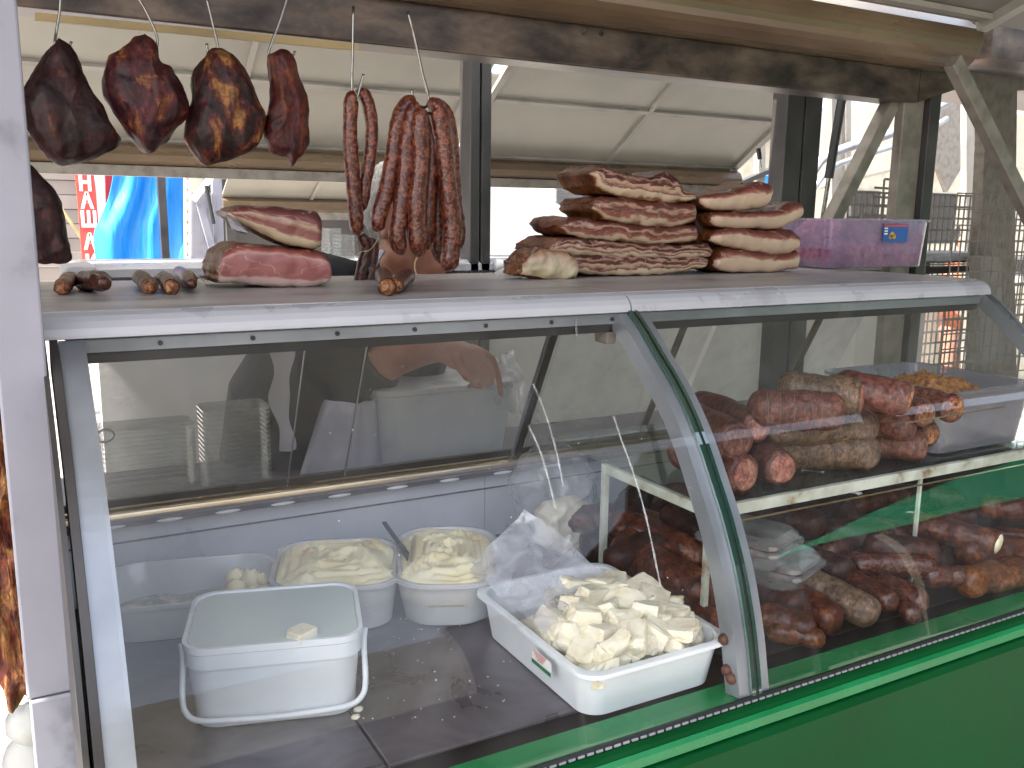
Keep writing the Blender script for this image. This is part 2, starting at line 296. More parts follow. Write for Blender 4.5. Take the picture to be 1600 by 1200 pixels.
m_apron = noisem('white_apron', [(.3, (.48,.49,.62)), (.6, (.66,.67,.78))], scale=8, rough=.7, bs=.4, bscale=14, bd=.01)
m_crumb = noisem('orange_crumbs', [(.35, (.16,.05,.015)), (.5, (.42,.17,.045)), (.65, (.60,.30,.09))], scale=90, detail=6, rough=.7, bs=1, bd=.006, bscale=120)
m_purple = noisem('purple_grated', [(.3, (.10,.035,.08)), (.5, (.26,.09,.17)), (.7, (.42,.18,.20)), (.85, (.32,.20,.36))], scale=45, detail=8, rough=.6, bs=1, bd=.005, bscale=90)
m_gtarp = noisem('green_awning_cloth', [(.3, (.01,.16,.08)), (.6, (.02,.26,.13))], scale=3, rough=.6, bs=.3, stretch=(1,1,5))
m_net = paint('loin_net', (.20,.13,.085), .8, .2)
m_string = paint('string', (.55,.42,.25), .8, .2)
m_shelfpaint = noisem('chipped_shelf_paint', [(.33, (.20,.12,.06)), (.42, (.42,.44,.36)), (.6, (.56,.60,.53))], scale=22, detail=9, rough=.45)
m_rail = noisem('golden_rail', [(.3, (.40,.26,.14)), (.5, (.62,.47,.28)), (.8, (.80,.70,.52))], scale=6, detail=8, rough=.2, metal=.8, stretch=(.4,1,1))
m_wood = paint('pale_wood', (.42,.31,.15), .6, .25)
m_orange = paint('orange_cloth', (.60,.14,.05), .7, .2)
m_bluelab = paint('blue_label', (.04,.22,.48), .5, .3, scale=40)
# ================================================================ SETTING
g = MB(); g.add([(-60,-60,0),(60,-60,0),(60,90,0),(-60,90,0)], [(0,1,2,3)]); tag(g.build('ground', m_ground), kind='structure')
# ================================================================ DISPLAY CASE
ZD = .80; ZL = 1.372
PROF = [(1.249,1.341),(1.21,1.312),(1.175,1.281),(1.13,1.243),(1.089,1.201),(1.052,1.153),(1.021,1.104),(.994,1.06),(.972,1.017),(.953,.975),(.937,.929),(.924,.885),(.914,.84),(.907,.805)]
PROF = [(p.x, p.y) for p in smoothpath([Vector((a, b, 0)) for a, b in PROF], 3)]
def onGlass(x, y, off=0):
    r = ray(x, y); best = None
    for (a, b), (c, d) in zip(PROF, PROF[1:]):
        # CP + r t ; (Y,Z) on segment
        den = r.y * (d - b) - r.z * (c - a)
        if abs(den) < 1e-9: continue
        t = ((a - CP.y) * (d - b) - (b - CP.z) * (c - a)) / den
        s = ((CP.y + r.y * t - a) * (c - a) + (CP.z + r.z * t - b) * (d - b)) / ((c - a) ** 2 + (d - b) ** 2)
        if -.02 <= s <= 1.02: best = CP + r * t
    if best is not None and off: best = best - ray(x, y).normalized() * off
    return best
case = thing('display_case', 'long refrigerated deli case with curved glass front, grey top ledge and green base', 'display case', (1.0, 1.3, 0))
XL, XM, XR = .045, .925, 1.93
def sweep(prof, x0, x1, closed=True, nx=2):
    n = len(prof); v = []; f = []
    for i in range(nx):
        x = x0 + (x1 - x0) * i / (nx - 1)
        v += [(x, a, b) for a, b in prof]
    for i in range(nx - 1):
        for k in range(n if closed else n - 1): f.append((i*n+k, i*n+(k+1) % n, (i+1)*n+(k+1) % n, (i+1)*n+k))
    if closed: f.append(tuple(range(n))); f.append(tuple(range((nx-1)*n, nx*n)))
    return MB().add(v, f)
# top ledge and nosing
for a, b in ((.028, .921), (.924, 1.90)):
    sweep([(1.282, ZL-.016), (1.282, ZL), (1.80, ZL+.001), (1.80, ZL-.016)], a, b).build('ledge', m_ledge, case, bevel=.0015)
    noseprof = [(1.2815, ZL-.0015), (1.272, ZL-.002), (1.262, ZL-.005), (1.254, ZL-.011), (1.248, ZL-.019), (1.2455, ZL-.027), (1.2455, ZL-.031), (1.254, ZL-.033), (1.2815, ZL-.033)]
    sweep(noseprof, a, b).build('nosing', m_nose, case, smooth=False)
sweep([(1.256, ZL-.052), (1.256, ZL-.034), (1.30, ZL-.034), (1.30, ZL-.052)], .06, 1.88).build('glass_channel', m_alu, case, bevel=.002)
sweep([(1.262, ZL-.066), (1.262, ZL-.053), (1.285, ZL-.053), (1.285, ZL-.066)], .06, 1.88).build('channel_seal', m_black, case)
for x in [.17, .29, .41, .53, .65, .77, .89]:
    MB().tube([(x, 1.258, ZL-.043), (x, 1.2535, ZL-.043)], .0035, 10).build('screw', m_black, case)
# rounded corner cap at far right
MB().prism([(1.901,1.282,ZL-.001),(1.901,1.247,ZL-.02),(1.901,1.247,ZL-.032),(1.901,1.60,ZL-.032),(1.901,1.60,ZL-.001)], (.035,.03,0)).build('end_cap', m_ledge, case, bevel=.01)
# glass panes
for a, b in ((.075, XM-.010), (XM+.010, 1.905)):
    sweep([(p[0], p[1]) for p in PROF], a, b, closed=False, nx=24).build('glass_pane', m_glass, case, smooth=True)
# curved frames (strip following the profile, set inside the glass)
def cframe(x0, x1, inset, depth, mat, name):
    n = len(PROF); v = []; f = []
    for i, (y, z) in enumerate(PROF):
        a = PROF[max(i-1, 0)]; b = PROF[min(i+1, n-1)]; t = Vector((b[0]-a[0], b[1]-a[1])).normalized(); nr = Vector((-t.y, t.x))
        if nr.x < 0: nr = -nr
        p = Vector((y, z)) + nr * inset; q = p + nr * depth
        v += [(x0, p.x, p.y), (x1, p.x, p.y), (x1, q.x, q.y), (x0, q.x, q.y)]
    for i in range(n - 1):
        for k in range(4): f.append((i*4+k, i*4+(k+1) % 4, i*4+4+(k+1) % 4, i*4+4+k))
    f += [(0,1,2,3), (n*4-4, n*4-3, n*4-2, n*4-1)]
    o = mk(name, v, f, mat, case, smooth=False); return o
cframe(.896, .9235, .003, .030, m_alu, 'curved_frame'); cframe(.9275, .955, .003, .012, m_alu, 'curved_frame')
cframe(.9238, .9272, -.003, .012, m_black, 'rubber_gasket')
cframe(.9155, .9228, -.004, .0060, glassm('glass_edge', tint=(.05,.25,.2), refl=.3, dirt=.4, dcol=(.02,.12,.09)), 'glass_edge')
cframe(.9283, .9345, -.004, .0060, bpy.data.materials['glass_edge'], 'glass_edge')
cframe(.050, .080, .003, .022, m_alu, 'curved_frame'); cframe(.040, .0495, 0, .05, m_dkpost, 'end_frame')
cframe(1.885, 1.915, .0, .03, m_alu, 'curved_frame')
for (x, y) in ((1131,999),(1136,1047),(1143,1060)):
    p = onX(x, y, .895); MB().ell(p, (.009,.009,.009), n=8).build('bolt_head', paint('rusty_bolt', (.10,.035,.02), .5, .4), case, smooth=True)
MB().box(.885, .905, 1.262, 1.30, 1.285, 1.318).build('frame_bracket', m_galv, case, bevel=.003)
# end panels
MB().prism([(.030, y, z) for y, z in PROF] + [(.030, 1.0, .2), (.030, 1.78, .2), (.030, 1.78, ZL-.02), (.030, 1.26, ZL-.036)], (.006, 0, 0)).build('end_panel', m_dkpost, case)
# right end: clear glass end
MB().prism([(1.90, y, z) for y, z in PROF] + [(1.90, 1.60, .80), (1.90, 1.60, ZL-.05)], (.004, 0, 0)).build('end_glass', m_glass, case)
MB().prism([(1.906, y, z) for y, z in PROF if z < 1.03] + [(1.906, 1.70, .80), (1.906, 1.70, 1.03)], (.006, 0, 0)).build('end_darkening_panel', m_dkpost, case)  # dark sheet added so bright ground does not show through the end glass
# deck plates
for a, b, o_ in ((.075, .3795, 0), (.3835, .905, 0), (.97, 1.88, -.002)):
    MB().box(a, b, 1.003, 1.745, ZD-.006, ZD+o_).build('deck_plate', m_deck if b < .95 else m_black, case, bevel=.0015)
MB().box(.05, 1.89, .965, 1.76, ZD-.05, ZD-.02).build('gutter', m_black, case)
sweep([(.962,ZD-.03),(.962,ZD+.001),(.915,ZD-.001),(.909,ZD-.008),(.909,ZD-.03)], .05, 1.95).build('inner_lip', m_greenl, case, bevel=.002)
sweep([(.9085,ZD-.03),(.9085,ZD+.004),(.904,ZD+.005),(.900,ZD-.0),(.900,ZD-.03)], .03, 1.98).build('glass_seal', m_black, case)
for i in range(110):
    pass
g = MB()
for i in range(120):
    x = .2 + i * .0145; g.box(x, x + .010, .8975, .8995, ZD+.0005, ZD+.0035)
g.build('gasket_teeth', m_alu, case)
sweep([(.8995,ZD-.03),(.8995,ZD-.001),(.889,ZD-.004),(.886,ZD-.009),(.886,ZD-.03)], .0, 2.0).build('green_step', m_green, case, bevel=.0015)
sweep([(.8855,ZD-.02),(.8855,ZD-.009),(.880,ZD-.015),(.878,ZD-.028),(.8855,ZD-.03)], .0, 2.0).build('green_strip', m_greenl, case, bevel=.001)
sweep([(.8855,.10),(.868,.10),(.868,ZD-.04),(.874,ZD-.031),(.8855,ZD-.0305)], .0, 2.0).build('base_panel', m_green, case, bevel=.002)
MB().box(0, 2.0, .90, 1.75, .1, .745).build('base_body', m_green, case)
# rear wall, rail, sliding doors
MB().box(.05, .905, 1.748, 1.76, ZD-.02, .932).build('rear_wall', m_inner, case)
MB().box(.907, 1.89, 1.748, 1.76, ZD-.02, .932).build('rear_wall', m_inner, case)
MB().box(.05, 1.89, 1.744, 1.7475, .893, .8955).build('wall_seam', m_rust, case)
sweep([(1.70,.946),(1.69,.956),(1.692,.966),(1.705,.972),(1.76,.972),(1.76,.946)], .05, 1.89).build('rear_rail', m_rail, case, bevel=.003)
sweep([(1.712,.933),(1.712,.9455),(1.747,.9455),(1.747,.933)], .05, 1.89).build('rail_slot', m_rust, case)
for x in [.13, .23, .335, .44, .555, .68, .80, .93, 1.06]:
    MB().ell((x + .0, 1.708, .938), (.024, .004, .0035), n=10).build('vent_glint', m_letter, case, smooth=True)  # white ovals modelled in place of bright reflections along the vent slots
D0 = Vector((0, 1.712, .973)); D1 = Vector((0, 1.535, 1.318))
def door(x0, x1, off=0.0):
    o = Vector((0, off, off * .5)); return MB().add([Vector((x0,0,0))+D0+o, Vector((x1,0,0))+D0+o, Vector((x1,0,0))+D1+o, Vector((x0,0,0))+D1+o], [(0,1,2,3)])
door(.06, .985, .0).build('sliding_door', m_door, case)
door(.985, 1.40, .012).build('sliding_door', m_clear, case); door(1.40, 1.88, .0).build('sliding_door', m_clear, case)
for x, w, mt in ((.965, .012, m_dkpost), (.951, .004, m_alu), (1.30, .014, m_galv), (1.72, .016, m_galv)):
    MB().bar(Vector((x,-.004,0))+D0, Vector((x,-.004,0))+D1, w, .008, up=(0,-1,0)).build('door_stile', mt, case)
for x in (.45, .565):
    MB().bar(Vector((x,-.003,0))+D0, Vector((x-.0,-.003,0))+D1, .0022, .003, up=(0,-1,0)).build('pane_edge', m_alu, case)
MB().bar(D1+Vector((.05,0,.004)), D1+Vector((1.88,0,.004)), .02, .012).build('top_track', m_alu, case)
MB().bar(D0+Vector((.05,-.003,.010)), D0+Vector((1.88,-.003,.010)), .010, .014).build('bottom_track', m_dkpost, case)
for (x, y) in ((147,556),(164,555),(822,512),(840,512)):
    p = onY(x, y, 1.50); MB().tube([p, p + Vector((0, .01, 0))], .006, 12).build('door_stop', m_black, case)
p = onY(165, 681, 1.60)
MB().tube([p + Vector((.013*math.cos(a), 0, .011*math.sin(a))) for a in [i*math.pi/8 for i in range(17)]], .0015, 6, cap=False).build('finger_pull', m_alu, case)
# glass shelf of section two
ZS = 1.033; XS = .975
MB().box(XS+.004, 1.88, 1.10, 1.60, ZS-.001, ZS+.005).build('shelf_glass', m_shelfglass, case)
sh = MB().bar((XS-.004,1.085,ZS-.008), (1.885,1.085,ZS-.008), .011, .020); sh.build('shelf_front_rail', m_shelfpaint, case, bevel=.001)
MB().bar((XS+.002,1.375,ZS-.008), (XS+.002,1.092,ZS-.008), .011, .018).build('shelf_side_rail', m_shelfpaint, case, bevel=.001)
MB().bar((XS,1.38,ZS+.001), (XS,1.38,ZD), .012, .012).build('shelf_post', m_shelfpaint, case, bevel=.001)
MB().bar((XS,1.085,ZS-.019), (XS,1.085,ZD), .010, .010).build('shelf_post', m_shelfpaint, case, bevel=.001)
MB().bar((1.50,1.085,ZS-.019), (1.50,1.085,ZD), .006, .006).build('shelf_post', m_shelfpaint, case)
MB().tube([(XS,1.075,ZS-.027), (1.885,1.075,ZS-.027)], .0018, 6).build('shelf_trim', m_rail, case)
MB().tube([onGlass(1415, 661, -.01), onGlass(1570, 635, -.01)], .0016, 6).build('price_rail', m_rail, case)
# drips and smears on glass
for k, L in enumerate([[(833,600),(850,640),(868,700),(880,760)], [(826,665),(842,700),(856,745),(868,795)], [(958,648),(972,690),(990,740),(1010,810),(1032,915)], [(900,500),(901,525)]]):
    pts = smoothpath([onGlass(x, y, .0015) for x, y in L], 5)
    MB().tube(pts, [.0013 if i % 3 else .0019 for i in range(len(pts))], 6).build('dried_drip', glassm('drip%d' % k, dirt=.12, dirtvar=.25, dcol=(.7,.7,.7), scale=60, refl=.03), case, smooth=True)
g = MB(); random.seed(3)
for i in range(60):
    x = random.uniform(430, 1090); y = random.uniform(560, 960); q = onGlass(x, y, .001)
    if q: g.ell(q, [random.uniform(.0003, .0009)] * 3, n=4)
tag(g.build('glass_specks', m_milk, case), kind='stuff')
# ================================================================ LEFT POST, KIOSK FRAME
YB = 1.75
post = thing('steel_post', 'pale lavender grey square post at the left end of the case', 'post', (.0, 1.2, 0))
MB().box(-.018, .034, 1.20, 1.25, .897, 2.6).build('upper_section', m_post, post, bevel=.003)
MB().box(-.016, .036, 1.197, 1.25, 0, .8955).build('lower_section', m_post, post, bevel=.003)
kf = thing('kiosk_frame', 'tarnished steel beam and beige rounded edge of the kiosk front opening', 'kiosk frame', (1.0, YB, 0))
bz = 1.822
XE = 2.25
sweep([(YB,bz),(YB+.005,bz-.001),(YB+.09,bz),(YB+.09,bz+.10),(YB,bz+.085)], -.8, XE, nx=2).build('front_beam', m_rust, kf, bevel=.003)
MB().prism([(XE+.001,YB,bz),(XE+.001,YB,bz+.085),(XE+.16,YB-.02,bz+.12),(XE+.16,YB-.02,bz+.05)], (0,.09,0)).build('beam_end', m_rust, kf)
bp = []
for i in range(11):
    a = i / 10 * math.pi * .62
    bp.append((YB-.012-.085*math.sin(a), bz+.085+.075*(1-math.cos(a))))
bp += [(YB-.03, bz+.23), (YB+.05, bz+.2), (YB+.05, bz+.0855)]
sweep(bp, -.8, XE+.12).build('beige_edge', m_beige, kf, smooth=False, bevel=.001)
MB().prism([onY(*q, YB-.012) for q in ((55,19),(55,31),(560,79),(560,68))], (0,.01,0)).build('wood_strip', m_wood, kf)
for q in ((912,50),(940,52)):
    p = onY(*q, YB-.002); MB().tube([p, p+Vector((0,.01,0))], .006, 10).build('bolt', m_chrome, kf)
# right post of the opening
a = onY(1419,140,YB+.02); b = onY(1450,415,YB+.02)
MB().box(a.x-.01, a.x+.075, YB+.02, YB+.05, 0, bz+.06).build('opening_post', m_galv, kf, bevel=.003)
MB().box(a.x+.076, a.x+.12, YB+.0, YB+.05, 0, bz+.04).build('opening_post', m_dkpost, kf, bevel=.003)
MB().box(-.8, XE+.3, 1.60, 2.62, 2.50, 2.53).build('ceiling', m_skylit, kf)  # unseen ceiling, made translucent to send fill light onto seller and counter
def braced(a, b, w, h, mat, name, par): return MB().bar(a, b, w, h, up=(0,-1,0)).build(name, mat, par, bevel=.002)
braced(onY(1397,150,YB+.06), onY(1296,350,YB+.06), .036, .04, m_galv, 'brace', kf)
braced(onY(1488,95,1.62), onY(1640,400,1.62), .042, .03, m_galv, 'brace', kf)
# rear posts
for xa, xb, g_ in ((735, 751, m_dkpost), (752, 769, m_dkpost), (1222, 1249, m_dkpost), (1251, 1277, m_dkpost)):
    a = onY(xa, 300, 2.6).x; b = onY(xb, 300, 2.6).x
    MB().box(a, b - .004, 2.6, 2.68, 0, 2.62).build('rear_post', g_, kf, bevel=.003)
# front awning over the customers
aw = thing('front_awning', 'grey white awning panel sloping up over the customers from the beige edge', 'awning', (.7, 1.0, 0))
def awp(x, t): return Vector((x, YB-.09 - 1.62*t, bz+.205 + .60*t))
for x0, x1 in ((-.93, .55), (.57, 2.36)):
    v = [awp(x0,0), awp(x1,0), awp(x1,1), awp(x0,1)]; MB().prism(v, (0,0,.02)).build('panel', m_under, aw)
for x in (-.93, .56, 2.36):
    MB().bar(awp(x,0)-Vector((0,0,.012)), awp(x,1)-Vector((0,0,.012)), .04, .025).build('rafter', m_rib, aw)
MB().bar(awp(-.8,.02)-Vector((0,0,.006)), awp(2.36,.02)-Vector((0,0,.006)), .03, .014).build('hem', m_rib, aw)
na = thing('neighbour_awning', 'grey awning of the next stall to the right of the beige edge', 'awning', (4, 1, 0))
MB().prism([awp(2.40,0), awp(9,0), awp(9,1), awp(2.40,1)], (0,0,.02)).build('panel', m_under, na)
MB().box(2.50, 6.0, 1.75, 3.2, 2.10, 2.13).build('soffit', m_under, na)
MB().box(2.62, 6.0, 1.80, 1.9, 1.98, 2.09).build('beam', m_rust, na)
MB().bar(awp(2.9,0), awp(9,0), .05, .06).build('edge', m_beige, na)
# rear awning
SL = .65; YE = 4.0; ZE = 1.778
def rf(x, y, d=0): return Vector((x, y, ZE + SL*(YE-y) - d))
ra = thing('rear_awning', 'pale rear awning panels sloping down behind the kiosk with thin metal ribs', 'awning', (1.8, 3.3, 0))
def rquad(x0, x1, y0, y1): return MB().prism([rf(x0,y0), rf(x1,y0), rf(x1,y1), rf(x0,y1)], (0,0,.012))
XC0, XC1 = 1.80, 1.905
rquad(-.8, XC0, 2.7, YE).build('panel', m_panel, ra); rquad(XC1, 3.64, 2.7, YE).build('panel', m_panel, ra)
for x, w in ((.856,.022),(XC0,.05),(XC1,.03),(2.77,.022),(3.64,.045),(-.8,.04)):
    MB().bar(rf(x,2.7,.008), rf(x,YE,.008), w, .016).build('rafter', m_rib, ra)
for y, w in ((3.655,.022),(YE,.03),(3.0,.022)):
    for x0, x1 in ((-.8, XC0-.03), (XC1+.02, 3.61)):
        MB().bar(rf(x0,y,.010), rf(x1,y,.010), w, .014, up=(0,SL,1)).build('rib', m_rib, ra)
sweep([(YE,1.765),(YE-.035,1.745),(YE-.05,1.715),(YE-.04,1.69),(YE,1.675),(YE+.05,1.675),(YE+.05,1.77)], -.8, 3.66, nx=2).build('beige_edge', m_beige, ra)
sweep([(YE-.01,1.674),(YE-.01,1.633),(YE+.05,1.633),(YE+.05,1.674)], -.8, 3.66).build('edge_beam', m_galv, ra)
for (a, b, c) in (((728,208),(733,330),2.75), ((1185,232),(1189,262),3.3)):
    pa = onY(*a, c); pb = onY(*b, c); mid = pa.lerp(pb, .55)
    st = thing('gas_strut', 'thin black gas strut beside the %s dark rear post' % ('middle' if a[0] < 1000 else 'right'), 'gas strut', pb)
    MB().tube([pa, mid], .011, 10).build('cylinder', m_black, st); MB().tube([mid, pb], .006, 8).build('rod', m_chrome, st)
st = thing('gas_strut', 'thick black gas strut with chrome rod between the right rear post and the brace', 'gas strut', onY(1284,345,2.2))
pa = onY(1318,138,2.2); mid = onY(1295,278,2.2); pb = onY(1284,350,2.2)
MB().tube([pa, mid], .015, 12).build('cylinder', m_black, st); MB().tube([mid, pb], .007, 8).build('rod', m_chrome, st)
# ================================================================ ITEMS HANGING
def pillow(pts, Y, T, mat, name, parent=None, rough=.006, nr=22, na=130, seed=0, sub=True, ycut=None):
    P = [onY(x, y, Y) for x, y in pts]; P = [Vector((p.x, 0, p.z)) for p in P]; n = len(P)
    loop = smoothpath(P + [P[0]], 5)[:-1]
    L = [0]; 
    for i in range(len(loop)): L.append(L[-1] + (loop[(i+1) % len(loop)] - loop[i]).length)
    tot = L[-1]; res = []; j = 0
    for k in range(na):
        s = tot * k / na
        while L[j+1] < s: j += 1
        res.append(loop[j % len(loop)].lerp(loop[(j+1) % len(loop)], (s - L[j]) / max(1e-9, L[j+1] - L[j])))
    c = sum(res, Vector()) / na
    v = []; f = []
    pf = lambda i: (math.sin(i / nr * math.pi / 2), (1 - math.sin(i / nr * math.pi / 2) ** 3.2) ** .55)
    rows = [(pf(i)[0], -pf(i)[1]) for i in range(nr + 1)]
    rows = rows + [(pf(i)[0], pf(i)[1]) for i in range(nr - 1, -1, -1)]
    for r, d in rows:
        for k in range(na):
            q = c.lerp(res[k], r) + Vector((0, Y + d * T / 2, 0))
            w = noise.noise_vector(q * 14 + Vector((seed, 0, 0))) * rough + noise.noise_vector(q * 40 + Vector((0, seed, 0))) * rough * .55 + noise.noise_vector(q * 110 + Vector((0, seed, 0))) * rough * .2
            # folds
            w.y += (abs(noise.noise(q * 9 + Vector((seed, seed, 0)))) - .2) * rough * 3 * (1 if r < .97 else 0) - (1 - abs(noise.noise(Vector((q.x * 26, q.y * 26, q.z * 12 + seed)))) ) ** 4 * rough * .9
            v.append(q + w)
    m = len(rows)
    for i in range(m - 1):
        for k in range(na): f.append((i*na+k, i*na+(k+1) % na, (i+1)*na+(k+1) % na, (i+1)*na+k))
    f.append(tuple(range(na))); f.append(tuple(range((m-1)*na, m*na)))
    o = mk(name, v, f, mat, parent)
    return o
def wire(pts, Y, r, name, label, yoff=None):
    P = [onY(x, y, Y + (yoff[i] if yoff else 0)) for i, (x, y) in enumerate(pts)]
    o = MB().tube(smoothpath(P, 5), r, 8).build(name, m_chrome, smooth=True)
    if label: tag(o, label, 'hook', 'meat hooks hanging from the beam')
    return o
YH = 1.66
HG = 'smoked meat pieces hanging from hooks'
def ham(pts, T, mat, label, seed, Y=YH, grp=HG):
    o = pillow(pts, Y, T, mat, 'smoked_ham', None, seed=seed); tag(o, label, 'smoked meat', grp); return o
ham([(90,61),(102,68),(118,86),(132,116),(150,150),(172,190),(187,219),(174,238),(150,250),(120,256),(88,252),(62,230),(46,205),(31,176),(34,150),(44,120),(62,94),(78,74)], .10, m_ham1, 'widest near-black hanging ham, nearest the left post', 1)
ham([(222,54),(236,64),(242,78),(248,98),(268,108),(284,135),(297,175),(290,190),(270,215),(245,235),(232,237),(222,230),(190,195),(165,155),(161,140),(164,90),(180,82),(200,62)], .10, m_ham2, 'hanging ham with purple-red top and tan fold, second from the left post', 5)
ham([(345,76),(365,90),(385,120),(400,160),(412,180),(411,200),(400,225),(375,245),(345,257),(318,262),(300,240),(290,215),(290,190),(298,150),(300,115),(318,90),(330,76)], .10, m_ham3, 'hanging ham with yellow fat streaks and blackened lower half', 9)
ham([(420,84),(442,76),(456,90),(470,130),(482,158),(480,200),(478,235),(465,255),(456,262),(450,245),(435,243),(418,235),(411,205),(415,180),(420,130),(418,100)], .065, m_ham4, 'narrow reddish strip of smoked meat hanging left of the sausages', 13)
ham([(10,240),(40,252),(60,270),(90,310),(100,350),(112,395),(108,408),(75,414),(45,410),(10,400)], .06, m_ham1, 'dark cured slab hanging low beside the left post above the ledge', 17, 1.5)
ham([(-5,400),(15,560),(30,700),(40,850),(52,940),(62,1010),(58,1070),(60,1112),(50,1120),(42,1085),(30,1095),(12,1118),(4,1080),(-50,1000),(-60,700),(-50,420)], .05, m_ribmeat, 'long dried rib slab with yellow fat hanging outside the left post', 21, 1.34)
o = MB().ell(onY(45, 1130, 1.6), (.035,.03,.035), n=10, fn=lambda p: 1 + .2*noise.noise(p*3)).ell(onY(50, 1185, 1.62), (.045,.03,.05), n=10).build('plastic_bag', m_whitetarp, smooth=True); tag(o, 'white plastic bag in the sun below the hanging ribs', 'plastic bag')
wire([(95,-10),(93,20),(88,50),(86,68),(92,82),(104,80),(112,65)], YH, .0022, 'meat_hook', 'steel hook holding the widest near-black ham', [0,0,0,-.005,0,.0,.0])
wire([(210,-10),(224,10),(243,50),(246,68),(242,78)], YH, .0022, 'meat_hook', 'bent steel hook holding the second ham from the post')
wire([(322,-5),(333,40),(341,76),(338,90),(326,86),(323,68)], YH, .0022, 'meat_hook', 'steel hook holding the ham with yellow fat')
wire([(450,-8),(438,30),(424,68),(421,86),(440,92),(456,88),(461,80)], YH, .0022, 'meat_hook', 'steel hook holding the narrow reddish meat strip')
wire([(552,10),(551,80),(550,140),(553,152),(558,152),(564,130),(568,116)], YH, .0026, 'meat_hook', 'straight steel hook holding the pair of thin sausages')
wire([(637,18),(648,60),(660,115),(669,150),(667,166),(655,166),(646,155),(643,140)], YH, .003, 'meat_hook', 'long slanted steel hook holding the big sausage bunch')
def sausage(pts, Ys, r, mat, name, par=None, taper=True, seed=0, rpx=True):
    P = [onY(x, y, Y) for (x, y), Y in zip(pts, Ys)]
    P = smoothpath(P, 7); n = len(P); R = []
    for i in range(n):
        t = i / (n - 1); w = 1 + .10 * noise.noise(P[i] * 30 + Vector((seed, 0, 0)))
        if taper:
            e = min(t, 1 - t) * n / 4.5
            if e < 1: w *= max(.25, math.sqrt(max(0, 1 - (1 - e) ** 2)))
        R.append(r * w)
    return MB().tube(P, R, 16, rf=lambda p: 1 + .10 * noise.noise(p * 70) + .06 * noise.noise(p * 150)).build(name, mat, par, smooth=True)
sb = thing('sausage_pair', 'pair of thin long dry sausages hanging from one hook, tied at the ends', 'sausages', onY(560,440,YH))
sausage([(556,152),(549,158),(547,200),(549,250),(553,300),(556,340),(558,368)], [YH]*7, .0135, m_saus, 'sausage', sb)
sausage([(561,153),(568,148),(577,170),(581,205),(577,250),(570,290),(566,330)], [YH+.01]*7, .0125, m_saus, 'sausage', sb, seed=4)
sausage([(561,365),(570,378),(573,390),(568,410),(563,430),(559,465)], [YH+.02]*6, .0115, m_saus2, 'sausage', sb, seed=6)
sausage([(572,372),(583,385),(580,410),(578,430),(576,465)], [YH+.03]*5, .0115, m_saus2, 'sausage', sb, seed=8)
MB().tube(smoothpath([onY(x, y, YH-.005) for x, y in ((556,400),(565,393),(577,391),(588,378),(592,365),(590,358))], 4), .0008, 5).build('string', m_string, sb)
sg = thing('sausage_bunch', 'big bunch of thick red-brown dry sausages hanging in front of the seller', 'sausages', onY(660,410,YH))
B = [([(648,164),(638,162),(628,175),(620,200),(614,245),(604,295),(592,340),(588,362)], -.005, .0155),
     ([(655,172),(645,176),(637,210),(633,270),(626,330),(621,370),(628,398)], -.02, .0165),
     ([(664,172),(656,190),(657,250),(652,310),(652,360),(655,402)], -.035, .018),
     ([(672,174),(674,220),(672,280),(668,330),(667,390)], -.01, .015),
     ([(672,170),(682,172),(692,220),(699,290),(706,350),(704,395),(699,424)], -.03, .0185),
     ([(676,166),(690,168),(702,190),(708,240),(712,310),(718,360),(714,392)], .005, .013),
     ([(668,176),(680,230),(684,300),(684,360),(690,412)], .015, .018),
     ([(660,178),(645,240),(640,300),(642,380)], .02, .015)]
for i, (pt, dy, r) in enumerate(B):
    sausage(pt, [YH + dy] * len(pt), r, m_saus, 'sausage', sg, seed=i * 3)
MB().tube(smoothpath([onY(x, y, YH-.035) for x, y in ((655,398),(649,408),(648,420),(652,432))], 4), .0013, 5).build('string', m_string, sg)
